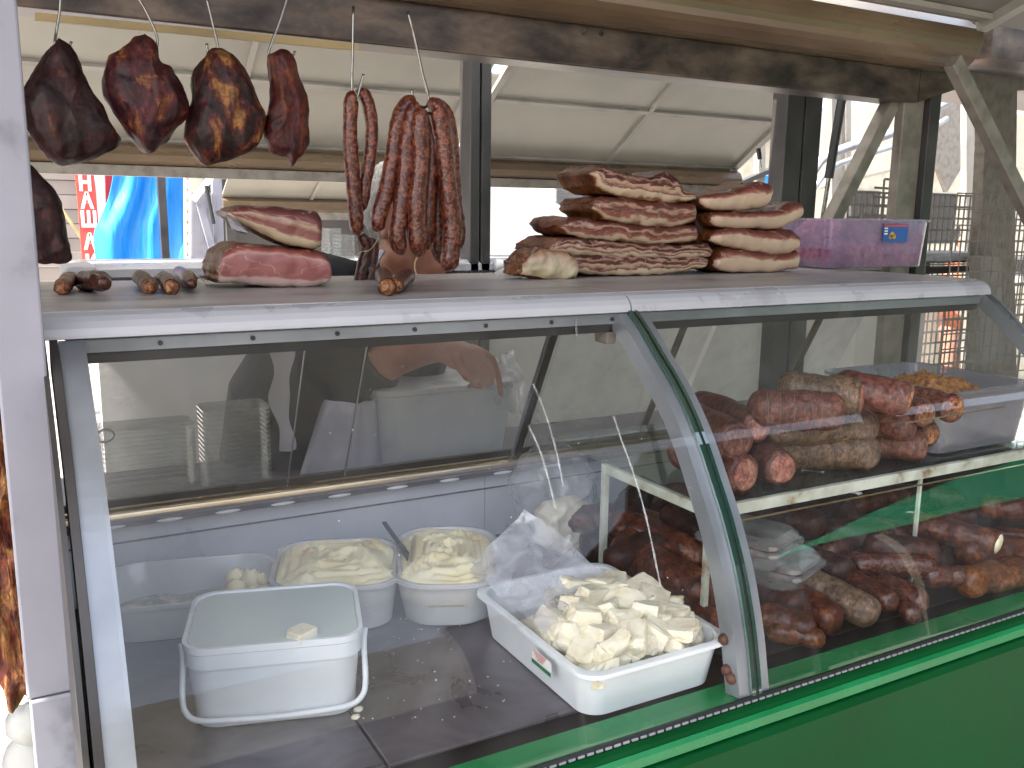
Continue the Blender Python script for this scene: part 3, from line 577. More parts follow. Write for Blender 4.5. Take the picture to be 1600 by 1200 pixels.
# ================================================================ ITEMS ON THE LEDGE
def slab(lo, up, Y, D, mat, name, label, cat, grp=None, side=None, zbase=None, nu=70, nv=14, seed=0, shear=(0, 0), bulge=.006, rough=.003, parent=None, rnd=.55):
    """layered slab: cut face traced lower/upper edge, body runs back D metres"""
    lo = smoothpath([onY(x, y, Y) for x, y in lo], 8); up = smoothpath([onY(x, y, Y) for x, y in up], 8)
    def samp(L, t):
        s = t * (len(L) - 1); i = min(int(s), len(L) - 2); return L[i].lerp(L[i+1], s - i)
    L_ = (lo[-1] - lo[0]).length; H_ = sum((samp(up, k / 6) - samp(lo, k / 6)).length for k in range(7)) / 7
    dz = 0
    if zbase is not None: dz = zbase - min(p.z for p in lo)
    v = []; uv = []; f = []; mi = []
    nd = 8
    # ring cross-section: for each depth slice the outline, plus front cap grid
    for j in range(nv + 1):
        for i in range(nu + 1):
            tu = i / nu; tv = j / nv; a = samp(lo, tu); b = samp(up, tu); p = a.lerp(b, tv)
            e = min(1, min(tu, 1 - tu) * 14) ; ev = math.sin(math.pi * tv) ** .5 if 0 < tv < 1 else 0
            er = math.sqrt(1 - (1 - min(1, min(tu, 1 - tu) * (L_ / H_) / .42)) ** 2); p = (a + b) / 2 + (p - (a + b) / 2) * (1 - rnd + rnd * er)
            p = p + Vector((0, -bulge * min(e, 1) * ev + (1 - er) * .010 + .006 * (abs(tv - .5) * 2) ** 4, dz))
            w = noise.noise_vector(p * 35 + Vector((seed, 0, 0))) * rough + noise.noise_vector(p * 90 + Vector((seed, 0, 0))) * rough * .4
            v.append(p + w); uv.append((tu, tv))
    def id(i, j): return j * (nu + 1) + i
    for j in range(nv):
        for i in range(nu): f.append((id(i,j), id(i+1,j), id(i+1,j+1), id(i,j+1))); mi.append(0)
    border = [id(i, 0) for i in range(nu + 1)] + [id(nu, j) for j in range(1, nv + 1)] + [id(i, nv) for i in range(nu - 1, -1, -1)] + [id(0, j) for j in range(nv - 1, 0, -1)]
    cen = sum((v[b] for b in border), Vector()) / len(border); prev = border
    base = [v[b].copy() for b in border]
    for k in range(1, nd + 1):
        t = k / nd; sc = 1 + .03 * math.sin(math.pi * t) if k < nd else .93; cur = []
        for q, bi in zip(base, border):
            p = cen + (q - cen) * sc; p = Vector((p.x, q.y + D * t, p.z)) + Vector((shear[0] * t, 0, shear[1] * t))
            if zbase is not None: p.z = max(p.z, zbase + .0005)
            p += noise.noise_vector(p * 22 + Vector((seed, 0, 0))) * rough * 1.6
            cur.append(len(v)); v.append(p); uv.append(uv[bi])
        m = len(border)
        for a in range(m): f.append((prev[a], cur[a], cur[(a+1) % m], prev[(a+1) % m])); mi.append(1)
        prev = cur
    f.append(tuple(reversed(prev))); mi.append(1)
    o = mk(name, v, f, mat, parent, True, uv, [mat, side or m_rind], mi)
    if label: tag(o, label, cat, grp)
    return o
BG = 'smoked bacon slabs piled on the ledge'
YS = 1.60
slab([(888,432),(930,436),(1000,436),(1060,431),(1106,422)], [(888,405),(930,403),(1000,404),(1060,405),(1092,403),(1110,410)], YS, .15, m_bacon1, 'bacon_slab', 'bottom bacon slab of the tall left pile, resting on the ledge', 'bacon', BG, zbase=ZL+.002, rough=.0045, seed=1)
slab([(862,396),(900,399),(950,403),(1000,405),(1060,406),(1112,402)], [(866,382),(890,371),(950,376),(1000,380),(1060,382),(1100,381),(1119,390)], YS, .15, m_bacon1, 'bacon_slab', 'long second slab from the bottom of the tall left pile', 'bacon', BG, rough=.0045, seed=2, side=m_side)
slab([(880,356),(900,370),(950,376),(1000,380),(1060,381),(1092,378)], [(880,350),(895,340),(940,344),(1000,350),(1050,352),(1094,352)], YS+.005, .15, m_bacon2, 'bacon_slab', 'third slab up of the tall left pile, with a tan knobbly left end', 'bacon', BG, rough=.0045, seed=33, side=m_side)
slab([(931,328),(955,345),(1000,352),(1050,355),(1090,348)], [(933,314),(945,307),(1000,311),(1050,314),(1093,317)], YS, .15, m_bacon2, 'bacon_slab', 'fourth slab up of the tall left pile with broad lean patches', 'bacon', BG, rough=.0045, seed=4)
slab([(926,272),(945,300),(1000,312),(1050,316),(1092,313)], [(927,266),(940,262),(948,260),(1000,274),(1030,273),(1045,269),(1068,290),(1093,307)], YS-.005, .14, m_bacon1, 'bacon_slab', 'topmost bacon slab of the tall left pile with a curled pointed end', 'bacon', BG, seed=5, rough=.004)
slab([(820,433),(860,437),(905,437)], [(821,410),(835,397),(862,392),(888,396),(907,410)], YS-.03, .07, m_pale, 'bacon_chunk', 'short pale fatty bacon end lying in front of the tall left pile', 'bacon', BG, zbase=ZL+.002, seed=6, rough=.006, rnd=.12)
slab([(1118,420),(1135,426),(1190,427),(1254,421)], [(1120,402),(1140,390),(1190,395),(1230,396),(1252,391)], YS, .13, m_bacon3, 'bacon_slab', 'bottom thick white-fat slab of the shorter right pile', 'bacon', BG, zbase=ZL+.002, seed=7)
slab([(1114,380),(1150,388),(1200,397),(1230,398),(1252,388)], [(1114,362),(1150,355),(1200,360),(1235,358),(1253,372)], YS, .13, m_bacon3, 'bacon_slab', 'second white-fat slab from the bottom of the right pile', 'bacon', BG, seed=8)
slab([(1116,352),(1150,357),(1220,357),(1257,338)], [(1114,330),(1170,331),(1215,327),(1240,315),(1258,318)], YS, .13, m_bacon3, 'bacon_slab', 'third slab of the right pile with its right end turned up', 'bacon', BG, seed=39)
slab([(1099,322),(1130,329),(1170,328),(1206,322)], [(1098,303),(1140,300),(1165,290),(1190,284),(1214,290)], YS, .12, m_bacon3, 'bacon_slab', 'short top slab of the right pile beside the dark post', 'bacon', BG, seed=10)
# filler bodies behind piles so the piles hold each other up
slab([(1085,402),(1150,404)], [(1085,330),(1150,334)], YS+.05, .1, m_darkmeat, 'bacon_slab', 'dark smoked slab wedged between the two bacon piles', 'bacon', BG, side=m_darkmeat, seed=11)
hm = slab([(343,430),(348,444),(400,448),(450,451),(500,449),(520,441)], [(342,415),(352,395),(380,384),(430,388),(480,392),(508,400),(519,420)], 1.545, .13, m_hamcut, 'cut_ham', 'large boneless ham lying on the ledge with a bright pink cut face', 'ham', 'cut hams stacked on the ledge', zbase=ZL+.001, seed=12, bulge=.010)
slab([(358,335),(385,352),(420,370),(460,384),(505,391)], [(358,328),(380,322),(420,323),(460,327),(492,330),(506,342)], 1.548, .11, m_hamcut2, 'cut_ham', 'smaller drier ham piece tilted on top of the pink ham', 'ham', 'cut hams stacked on the ledge', seed=13, bulge=.008)
o = mk('paper_wrap', *(lambda P: (P, [(0,1,2,3),(3,2,4,5)]))([onY(354,338,1.55), onY(368,340,1.54), onY(388,364,1.54), onY(362,358,1.55), onY(380,366,1.6), onY(356,350,1.6)]), m_film, smooth=False); tag(o, 'torn plastic wrap hanging from the left of the tilted ham', 'plastic wrap')
def stub(x0, y0, x1, y1, r, label, Y=1.45, mat=m_saus2, tie=True, seed=0):
    a = onZ(x0, y0, ZL + r + .002); b = onZ(x1, y1, ZL + r + .002)
    t = thing('sausage_piece', label, 'sausage', (a + b) / 2, 'sausage ends lying on the ledge')
    P = smoothpath([a.lerp(b, k / 5) + Vector((0, 0, .003 * math.sin(k))) for k in range(6)], 4); n = len(P)
    R = [r * (1 + .08 * noise.noise(p * 60 + Vector((seed,0,0)))) * (.55 + .45 * min(1, i / 4)) * (1 if i < n - 1 else .97) for i, p in enumerate(P)]
    MB().tube(P, R, 16, rf=lambda p: 1 + .13 * noise.noise(p * 90 + Vector((seed,0,0)))).build('casing', mat, t, smooth=True)
    d = (P[-1] - P[-2]).normalized()
    MB().ell(P[-1], (r*.9, r*.9, r*.9), n=8).build('cut_end', m_cutspeck, t, smooth=True)
    return t
stub(112, 437, 97, 446, .0125, 'round reddish sausage stub at the left end of the ledge', seed=1, mat=m_saus)
stub(165, 444, 130, 436, .0155, 'dark plump sausage piece tapering to the right, beside the round stub', seed=2)
stub(216, 434, 234, 445, .0125, 'mould-dusted sausage end with orange cut face, alone mid ledge', seed=3, mat=m_loing)
stub(252, 436, 268, 446, .0125, 'dark sausage end leaning against the upright piece', seed=4)
t = stub(300, 444, 281, 424, .0130, 'short sausage piece propped up with its string, left of the hams', seed=5)
MB().tube(smoothpath([onY(x, y, 1.56) for x, y in ((296,442),(305,432),(314,435),(321,443))], 4), .0012, 5).build('string', m_string, t)
stub(596, 428, 605, 446, .0145, 'left one of the two crossed sausage ends under the hanging bunch', seed=6)
stub(640, 432, 618, 444, .0135, 'right one of the two crossed sausage ends under the hanging bunch', seed=7)
# ---- containers
def rrect(cx, cy, w, d, r, ang, z, n=6):
    pts = []; r = min(r, w / 2 - 1e-4, d / 2 - 1e-4)
    for qx, qy, a0 in ((1,1,0),(-1,1,90),(-1,-1,180),(1,-1,270)):
        for k in range(n + 1):
            a = math.radians(a0 + 90 * k / n)
            pts.append(Vector((qx*(w/2-r) + r*math.cos(a), qy*(d/2-r) + r*math.sin(a), 0)))
    R = rz(ang); return [R @ p + Vector((cx, cy, z)) for p in pts]
def loft(rings, closeb=True, closet=True):
    n = len(rings[0]); v = [p for r in rings for p in r]; f = []
    for i in range(len(rings) - 1):
        for k in range(n): f.append((i*n+k, i*n+(k+1) % n, (i+1)*n+(k+1) % n, (i+1)*n+k))
    if closeb: f.append(tuple(range(n)))
    if closet: f.append(tuple(range((len(rings)-1)*n, len(rings)*n)))
    return MB().add(v, f)
def tub(name, cx, cy, w, d, r, ang, z0, h, mat, parent, taper=.88, th=.0025, rim=.006, collar=0, n=7):
    R = lambda k, z, e=0: rrect(cx, cy, w*k+e, d*k+e, r*k, ang, z, n)
    rings = [R(taper, z0, -.008), R(taper, z0+.003, 0)]
    zt = z0 + h
    if collar:
        rings += [R(taper+(1-taper)*.75, zt-collar, 0), R(1, zt-collar, rim*1.2), R(1, zt-collar*.35, rim*1.2), R(1, zt-collar*.3, rim*2.0), R(1, zt, rim*2.0)]
    else:
        rings += [R(1, zt-.008, 0), R(1, zt-.007, rim*2), R(1, zt-.001, rim*2), R(1, zt, rim*1.5)]
    rings += [R(1, zt, -.001), R(1, zt-.003, -th*2), R(taper, z0+.005, -th*2), R(taper, z0+.004, -.012)]
    return loft(rings).build(name, mat, parent, smooth=True, bevel=0)
def autosm(o, a=35):
    m = o.modifiers.new('edge', 'EDGE_SPLIT'); m.split_angle = math.radians(a); return o
# bucket
bx, by, ba, bh = .306, 1.252, math.radians(-16), .124
bk = thing('cheese_bucket', 'white rectangular bucket of whey with one cheese cube floating, handle lowered', 'bucket', (bx, by, ZD))
autosm(tub('bucket_body', bx, by, .236, .188, .035, ba, ZD, bh, m_white, bk, taper=.93, collar=.032, rim=.004))
loft([rrect(bx, by, .230, .182, .033, ba, ZD+bh-.004), rrect(bx, by, .2295, .1815, .033, ba, ZD+bh-.0025)]).build('whey', m_milk, bk)
hp = smoothpath([Vector(rz(ba) @ Vector((x, y, 0)) + Vector((bx, by, z))) for x, y, z in ((-.127,-.035,.905),(-.124,-.05,.885),(-.124,-.075,.845),(-.118,-.088,.828),(-.10,-.096,.820),(-.05,-.099,.8175),(0,-.100,.8165),(.06,-.099,.8175),(.10,-.096,.820),(.118,-.088,.828),(.124,-.075,.845),(.124,-.05,.885),(.127,-.035,.905))], 5)
MB().tube(hp, .0042, 10).build('handle', m_white, bk, smooth=True)
MB().add([],[])
def chunk(seed, sx, sy, sz, rough=.12):
    random.seed(seed); n = 5; v = []; idx = {}; f = []
    def P(i, j, k):
        key = (i, j, k)
        if key not in idx:
            q = Vector((i / n - .5, j / n - .5, k / n - .5))
            w = q.copy()
            e = sum(1 for c in (i, j, k) if c in (0, n))
            if e >= 2: w *= .96 if e == 2 else .91
            w += noise.noise_vector(q * 1.3 + Vector((seed * 7, 0, 0))) * rough * .9 + noise.noise_vector(q * 5 + Vector((seed * 3, 5, 0))) * rough * .4
            idx[key] = len(v); v.append(Vector((w.x * sx, w.y * sy, w.z * sz)))
        return idx[key]
    for a in range(n):
        for b in range(n):
            for s in (0, n):
                f.append((P(a,b,s),P(a+1,b,s),P(a+1,b+1,s),P(a,b+1,s))); f.append((P(a,s,b),P(a+1,s,b),P(a+1,s,b+1),P(a,s,b+1))); f.append((P(s,a,b),P(s,a+1,b),P(s,a+1,b+1),P(s,a,b+1)))
    return v, f
v, f = chunk(2, .032, .03, .016, .05); q = onZ(472, 990, ZD+bh+.001)
o = mk('cheese_cube', [rz(.5) @ p + q for p in v], f, m_feta, None, False); tag(o, 'single small white cheese cube floating in the bucket', 'cheese')
# white tray with feta
tr = thing('cheese_tray', 'bluish white deep tray heaped with white cheese blocks, in front of the curved frame', 'tray', (.784, 1.125, ZD))
autosm(tub('tray_body', .784, 1.125, .252, .335, .035, 0, ZD, .078, m_white, tr, taper=.93, rim=.010, th=.003))
a, b, c, d = onX(800,988,.6495), onX(834,1018,.6495), onX(834,1035,.6495), onX(800,1005,.6495)
xs = .655
def side(y, z): return Vector((xs - (ZD+.078-z)*-.09, y, z))
lab = MB().add([side(1.085,.866)+Vector((-.012,0,0)), side(1.03,.866)+Vector((-.012,0,0)), side(1.03,.843)+Vector((-.0135,0,0)), side(1.085,.843)+Vector((-.0135,0,0))], [(0,1,2,3)]).build('price_sticker', m_letter, tr)
MB().add([side(1.085,.850)+Vector((-.0145,0,0)), side(1.03,.850)+Vector((-.0145,0,0)), side(1.03,.843)+Vector((-.0147,0,0)), side(1.085,.843)+Vector((-.0147,0,0))], [(0,1,2,3)]).build('sticker_band', m_greenl, tr)
g = MB()
for k in range(4): g.add([side(1.082-.004*k,.8645-.0035*k)+Vector((-.0126-.0002*k,0,0)), side(1.045+.003*k,.8645-.0035*k)+Vector((-.0126-.0002*k,0,0)), side(1.045+.003*k,.8628-.0035*k)+Vector((-.0127-.0002*k,0,0)), side(1.082-.004*k,.8628-.0035*k)+Vector((-.0127-.0002*k,0,0))], [(0,1,2,3)])
g.build('sticker_print', m_red, lab)
# milk mass at bottom
g = MB(); n = 18; v = []; f = []
for j in range(n + 1):
    for i in range(n + 1):
        x = .672 + .224 * i / n; y = .985 + .24 * j / n
        e = min(i, n - i, j, n - j) / 3; z = ZD + .035 + .03 * min(1, e) + .006 * noise.noise(Vector((x * 60, y * 60, 0)))
        v.append(Vector((x, y, z)))
for j in range(n):
    for i in range(n): f.append((j*(n+1)+i, j*(n+1)+i+1, (j+1)*(n+1)+i+1, (j+1)*(n+1)+i))
o = mk('cheese_crumbs', v, f, m_feta); tag(o, 'bed of crumbled white cheese under the blocks in the tray', 'cheese', kind='stuff')
random.seed(11)
meshes = []
for s in range(7):
    v, f = chunk(s + 20, .046 * (1 + .22 * math.sin(s * 2.1)), .040 * (1 + .2 * math.cos(s * 3)), .028 * (1 + .2 * math.sin(s)), .15)
    me = bpy.data.meshes.new('cheese_block'); me.from_pydata(v, [], f); me.materials.append(m_feta); me.update()
    bm_ = bmesh.new(); bm_.from_mesh(me); bmesh.ops.remove_doubles(bm_, verts=bm_.verts, dist=1e-6); bmesh.ops.recalc_face_normals(bm_, faces=bm_.faces); bm_.to_mesh(me); bm_.free()
    meshes.append(me)
cnt = 0
for layer, (zz, step) in enumerate(((.872, .036), (.890, .038), (.905, .042))):
    y = .992
    while y < 1.215:
        x = .690
        while x < .888:
            cxn = (x - .79) / .13; cyn = (y - 1.09) / .15; rr = cxn*cxn + cyn*cyn
            if layer == 0 or (layer == 1 and rr < .75) or (layer == 2 and rr < .30):
                if not (y > 1.12 and x < .74):
                    o = bpy.data.objects.new('cheese_block', meshes[cnt % 7]); S.collection.objects.link(o)
                    o.location = (x + random.uniform(-.008, .008), y + random.uniform(-.008, .008), zz - (.010 if layer == 0 and rr > 1.0 else 0) + random.uniform(-.004, .004))
                    o.rotation_euler = (random.uniform(-.45, .45), random.uniform(-.45, .45), random.uniform(0, 6.28))
                    o.scale = [random.uniform(.78, 1.12)] * 3
                    tag(o, 'broken block of white brined cheese heaped in the white tray', 'cheese', 'white cheese blocks heaped in the tray'); cnt += 1
            x += step
        y += step
# film on the tray
def patch(A, Bp, C, Dp, n=26, amp=.010, seed=0, sag=0):
    v = []; f = []
    for j in range(n + 1):
        for i in range(n + 1):
            s = i / n; t = j / n
            p = A.lerp(Bp, s).lerp(Dp.lerp(C, s), t)
            w = noise.noise_vector(p * 18 + Vector((seed, 0, 0))) * amp + noise.noise_vector(p * 50 + Vector((seed, 0, 0))) * amp * .4
            p = p + w + Vector((0, 0, sag * math.sin(math.pi * s) * math.sin(math.pi * t))); v.append(p)
    for j in range(n):
        for i in range(n): f.append((j*(n+1)+i, j*(n+1)+i+1, (j+1)*(n+1)+i+1, (j+1)*(n+1)+i))
    return v, f
A = onZ(733, 888, .895); Bp = onY(820, 795, 1.30); C = onY(945, 895, 1.17); Dp = onZ(850, 990, .905)
v, f = patch(A, Bp, C, Dp, amp=.0055, seed=2, sag=-.004, n=60); o = mk('plastic_sheet', v, f, m_film); tag(o, 'crumpled translucent plastic sheet folded back over the cheese tray', 'plastic sheet')
# tubs
def butter(name, cx, cy, w, d, r, ang, z, amp, mat, label, seed, dome=.012, cover=1.0):
    n = 46; rings = []
    for i in range(n + 1):
        k = i / n; k = max(k, .001)
        rg = rrect(cx, cy, w * k, d * k, max(r * k, .0005), ang, z, 9)
        rings.append([p + Vector((0, 0, dome * (1 - k ** 3) + amp * (noise.noise(Vector((p.x * 20, p.y * 70, seed))) + .6 * noise.noise(Vector((p.x * 90, p.y * 110, seed)))) * min(1, (1 - k) * 8 + .25))) for p in rg])
    rings.append([p - Vector((0, 0, .04)) for p in rrect(cx, cy, w * .97, d * .97, r, ang, z, 9)])
    o = loft(list(rings), closeb=False, closet=True).build(name, mat, None, smooth=True)
    return tag(o, label, 'kaymak')
T2 = (.478, 1.492); T3 = (.668, 1.440); T1 = (.238, 1.575)
t = thing('cream_tub', 'oval frosted tub heaped with cream-yellow kaymak, directly behind the white bucket', 'tub', (*T2, ZD)); autosm(tub('tub_body', *T2, .215, .225, .062, math.radians(-20), ZD, .088, m_tub, t, taper=.90, rim=.006))
butter('kaymak', *T2, .204, .214, .058, math.radians(-20), ZD + .083, .010, m_butter, 'heaped yellowish kaymak filling the tub behind the bucket', 3, dome=.018)
t = thing('cream_tub', 'long oval frosted tub of kaymak with a knife stuck in, behind the cheese tray', 'tub', (*T3, ZD)); autosm(tub('tub_body', *T3, .180, .285, .068, math.radians(-25), ZD, .088, m_tub, t, taper=.84, rim=.006))
butter('kaymak', *T3, .168, .272, .064, math.radians(-25), ZD + .082, .012, m_butter, 'creamy kaymak with knife marks in the tub next to the tray', 8, dome=.018)
t = thing('cream_tub', 'nearly empty large frosted tub with scraped sides at the left end of the case', 'tub', (*T1, ZD)); autosm(tub('tub_body', *T1, .285, .20, .06, math.radians(-14), ZD, .070, m_tub, t, taper=.90, rim=.006))
random.seed(5)
g = MB()
for i in range(26):
    u = random.uniform(-.02, .04); w_ = random.uniform(-.05, .05)
    p = rz(math.radians(-14)) @ Vector((.085 + u, w_, 0)) + Vector((*T1, ZD + .02 + random.uniform(0, .035)))
    g.ell(p, [random.uniform(.010, .019)] * 3, n=7, fn=lambda q: 1 + .35 * noise.noise(q * 3 + p * 40))
o = g.build('kaymak_lumps', m_butter, smooth=True); tag(o, 'last crumbly lumps of kaymak in the nearly empty left tub', 'kaymak')
v, f = patch(*[rz(math.radians(-14)) @ Vector((x, y, 0)) + Vector((*T1, ZD + .012)) for x, y in ((-.12,-.085),(.08,-.085),(.08,.085),(-.12,.085))], amp=.006, seed=9)
o = mk('kaymak_smear', v, f, glassm('smear', tint=(.8,.8,.75), dirt=.1, dirtvar=.9, dcol=(.75,.68,.48), scale=22, refl=.02)); tag(o, 'thin smeared remains on the floor of the nearly empty tub', 'kaymak')
kn = thing('table_knife', 'dark steel knife leaning in the kaymak tub beside the tray', 'knife', onZ(640, 875, .9))
ka = onY(600, 816, 1.60); kb = onZ(645, 880, .885)
MB().bar(ka, ka.lerp(kb, .55), .009, .004, up=(0,-1,.3)).build('handle', m_dkpost, kn, bevel=.001); MB().bar(ka.lerp(kb, .55), kb, .014, .0015, up=(0,-1,.3)).build('blade', m_chrome, kn)
random.seed(8)
for (x, y, s, lb) in ((560,1108,.006,'larger curd drop on the steel deck beside the bucket'), (556,1120,.0055,'flat curd drop in front of the larger one beside the bucket')):
    o = MB().ell(onZ(x, y, ZD + .002), (s*1.2, s, s*.6), n=8, fn=lambda q: 1+.3*noise.noise(q*2)).build('curd_drop', m_feta, smooth=True); tag(o, lb, 'cheese crumb')
g = MB()
for i in range(70):
    p = onZ(random.uniform(560, 800), random.uniform(900, 1130), ZD + .0006); g.ell(p, [random.uniform(.0006, .0018)] * 2 + [.0006], n=4)
o = g.build('curd_specks', m_feta); tag(o, 'tiny curd crumbs scattered over the steel deck', 'cheese crumbs', kind='stuff')
# bag of cheese
bag = thing('cheese_bag', 'knotted clear plastic bag of curd cheese at the back, left of the shelf post', 'bag', onZ(880, 865, ZD))
pillow([(835,800),(860,782),(890,775),(915,788),(926,820),(920,850),(895,868),(860,862),(838,840)], 1.52, .08, m_feta, 'curd', bag, rough=.006, seed=31)
v = pillow([(795,745),(830,700),(865,690),(905,705),(925,760),(935,820),(925,862),(890,878),(850,872),(825,840)], 1.50, .12, m_film2, 'film', bag, rough=.012, seed=32)
# smoked sides behind, section one/two
sg_ = 'long smoked sides stacked behind the cheese tray'
def log(x0, y0, z0, x1, y1, z1, r, mat, name, label, cat, grp, seed=0, flat=1.0, endmat=None, bumpy=.12, par=None):
    bumpy *= .55
    a = onZ(x0, y0, z0); b = onZ(x1, y1, z1); L = (b - a).length; m = max(8, int(L / .0045)); P = []; R = []
    sidev = (b - a).cross(Vector((0, 0, 1))).normalized()
    for i in range(m + 1):
        t = i / m; p = a.lerp(b, t) + sidev * (.006 * noise.noise(Vector((t * 3, seed, 0)))) + Vector((0, 0, .003 * noise.noise(Vector((t * 4, 0, seed)))))
        P.append(p); e0 = min(1, t * L / (r * .9)); e1 = min(1, (1 - t) * L / (r * (.25 if endmat else .9)))
        R.append(r * (.35 + .65 * math.sqrt(1 - (1 - e0) ** 2)) * ((.8 if endmat else .3) + (.2 if endmat else .7) * math.sqrt(1 - (1 - e1) ** 2)) * (1 + .10 * noise.noise(Vector((t * 6, seed, 3)))))
    rf_ = lambda p: 1 + bumpy * noise.noise(p * 28 + Vector((seed, 0, 0))) + bumpy * .6 * noise.noise(p * 70 + Vector((seed, 0, 0))) - bumpy * .55 * (1 - abs(noise.noise(p * 45 + Vector((0, seed, 0))))) ** 6 + bumpy * .3 * noise.noise(p * 170)
    if endmat:
        t_ = thing(name, label, cat, ((a.x+b.x)/2, (a.y+b.y)/2, min(a.z, b.z) - r), grp)
        MB().tube(P, R, 40, rf=rf_).build('casing', mat, t_, smooth=True)
        d = (P[-1] - P[-2]).normalized(); rq = d.to_track_quat('Z', 'Y').to_matrix()
        MB().ell(P[-1], (R[-1]*.97, R[-1]*.97, r*.18), rot=rq, n=10, fn=lambda q: 1+.08*noise.noise(q*3+Vector((seed,0,0)))).build('cut_face', endmat, t_, smooth=True)
        return t_
    o = MB().tube(P, R, 40, rf=rf_).build(name, mat, par, smooth=True)
    if label: tag(o, label, cat, grp)
    if name == 'cured_loin':
        g = MB(); k = 6
        while k < m - 5:
            t = (P[k+1] - P[k]).normalized(); u = t.cross(Vector((0, 0, 1))).normalized(); w = t.cross(u)
            g.tube([P[k] + (u * math.cos(q * math.pi / 12) + w * math.sin(q * math.pi / 12)) * (R[k] * rf_(P[k] + (u * math.cos(q * math.pi / 12) + w * math.sin(q * math.pi / 12)) * R[k]) + .0003) for q in range(25)], .0006, 5, cap=False)
            k += max(4, int(.026 / .0045))
        g.build('netting', m_net, o)
    return o
log(955,815,.90, 1115,880,.87, .036, m_side, 'smoked_bacon', 'upper brown smoked side running diagonally behind the cheese tray', 'smoked meat', sg_, 1, bumpy=.18)
log(965,850,.87, 1120,945,.84, .042, m_side, 'smoked_bacon', 'long lower smoked side with orange glow directly behind the tray', 'smoked meat', sg_, 2, bumpy=.18)
log(915,840,.85, 1010,900,.83, .030, m_darkmeat, 'smoked_bacon', 'short dark smoked piece left of the shelf post', 'smoked meat', sg_, 3, bumpy=.2)
log(1010,930,.83, 1130,990,.83, .033, m_side, 'smoked_bacon', 'lowest smoked side close to the curved frame', 'smoked meat', sg_, 5, bumpy=.18)
log(1040,800,.92, 1130,850,.91, .024, m_darkmeat, 'smoked_bacon', 'thin dark smoked strip under the shelf rail', 'smoked meat', sg_, 7, bumpy=.2)
o = MB().bar(onY(968,800,1.60), onY(1060,812,1.60), .05, .035).build('paper_packet', m_film, bevel=.01); tag(o, 'wrapped lilac grey packet lying at the back below the shelf', 'packet')
o = MB().bar(onY(978,803,1.56), onY(1022,806,1.56), .04, .032).build('blue_packet', m_bluelab, bevel=.004); tag(o, 'small blue printed packet behind the shelf post', 'packet')
# ---- shelf stack
LG = 'cured loins and salami stacked on the glass shelf'
zs = ZS + .005
L = [ # x0,y0 (far/left end) x1,y1 (near/right end), height, r, mat, end
 (1060,700,.034,1165,742,.034,.036,m_loinp,m_cutpink,'bottom loin nearest the curved frame with a pale pink end'),
 (1150,690,.033,1222,732,.033,.034,m_loin,m_cutpink,'bottom loin beside the nearest one with a round pink end'),
 (1050,640,.092,1150,690,.092,.034,m_loinp,m_loin,'netted loin on the second layer nearest the curved frame'),
 (1090,628,.098,1185,668,.098,.030,m_loinp,m_cutpink,'red glossy loin on the second layer'),
 (1192,702,.035,1372,706,.034,.037,m_loing,None,'grey-brown loin lying low in the middle of the stack'),
 (1190,668,.088,1365,663,.084,.034,m_loing,None,'grey netted loin in the middle layer of the stack'),
 (1170,638,.130,1318,643,.128,.036,m_loinp,None,'purple-brown loin with a frayed left end'),
 (1215,608,.155,1345,622,.148,.036,m_loing,m_cutpink,'thickest loin with a pink cut face rimmed in yellow'),
 (1300,600,.165,1420,625,.150,.032,m_loinp,m_cutspeck,'plum coloured salami along the top by the tray'),
 (1300,688,.032,1442,696,.032,.030,m_loin,m_cutspeck,'salami at the bottom front with a yellowish cut end'),
 (1320,648,.085,1432,668,.080,.030,m_loin,None,'short pinkish salami in the middle right of the stack'),
 (1385,655,.050,1455,680,.045,.025,m_loin,m_cutspeck,'bottom right salami with a dull orange end'),
 (1390,625,.115,1448,648,.108,.026,m_saus,m_cutspeck,'second-layer salami, left of the two round orange ends'),
 (1420,618,.120,1492,640,.112,.027,m_saus,m_cutspeck,'rightmost salami with a round orange cut end')]
for i, (x0,y0,h0,x1,y1,h1,r,mt,em,lb) in enumerate(L):
    log(x0,y0,zs+h0,x1,y1,zs+h1,r,mt,'cured_loin' if i < 8 else 'salami',lb,'cured meat',LG,seed=i*5+1,endmat=em,bumpy=.10)
log(1120,665,zs+.05, 1240,690,zs+.05, .03, m_darkmeat, 'cured_loin', 'dark loin hidden at the back of the shelf stack', 'cured meat', LG, 71)
# crumb tray on shelf
ct = thing('crumb_tray', 'translucent tray of orange crackling on the right of the shelf', 'tray', (1.68, 1.32, 1.10))
p0 = [onZ(*q, 1.15) for q in ((1292,580),(1460,622),(1595,603),(1425,568))]
cc = sum(p0, Vector()) / 4
autosm(tub('tray_body', 1.73, 1.26, .30, .30, .03, 0, ZS+.006, .130, m_tray, ct, taper=.92, rim=.008))
n = 40; v = []; f = []
for j in range(n + 1):
    for i in range(n + 1):
        x = 1.625 + .19 * i / n; y = 1.15 + .20 * j / n; e = min(i, n-i, j, n-j) / 10
        v.append(Vector((x, y, ZS + .10 + .035 * min(1, e) * (1 + .5 * noise.noise(Vector((x*20,y*20,0)))) + .007 * noise.noise(Vector((x*120, y*120, 0))))))
for j in range(n):
    for i in range(n): f.append((j*(n+1)+i, j*(n+1)+i+1, (j+1)*(n+1)+i+1, (j+1)*(n+1)+i))
o = mk('crackling_heap', v, f, m_crumb, None, True); tag(o, 'orange brown crackling crumbs heaped in the shelf tray', 'crackling', kind='stuff')
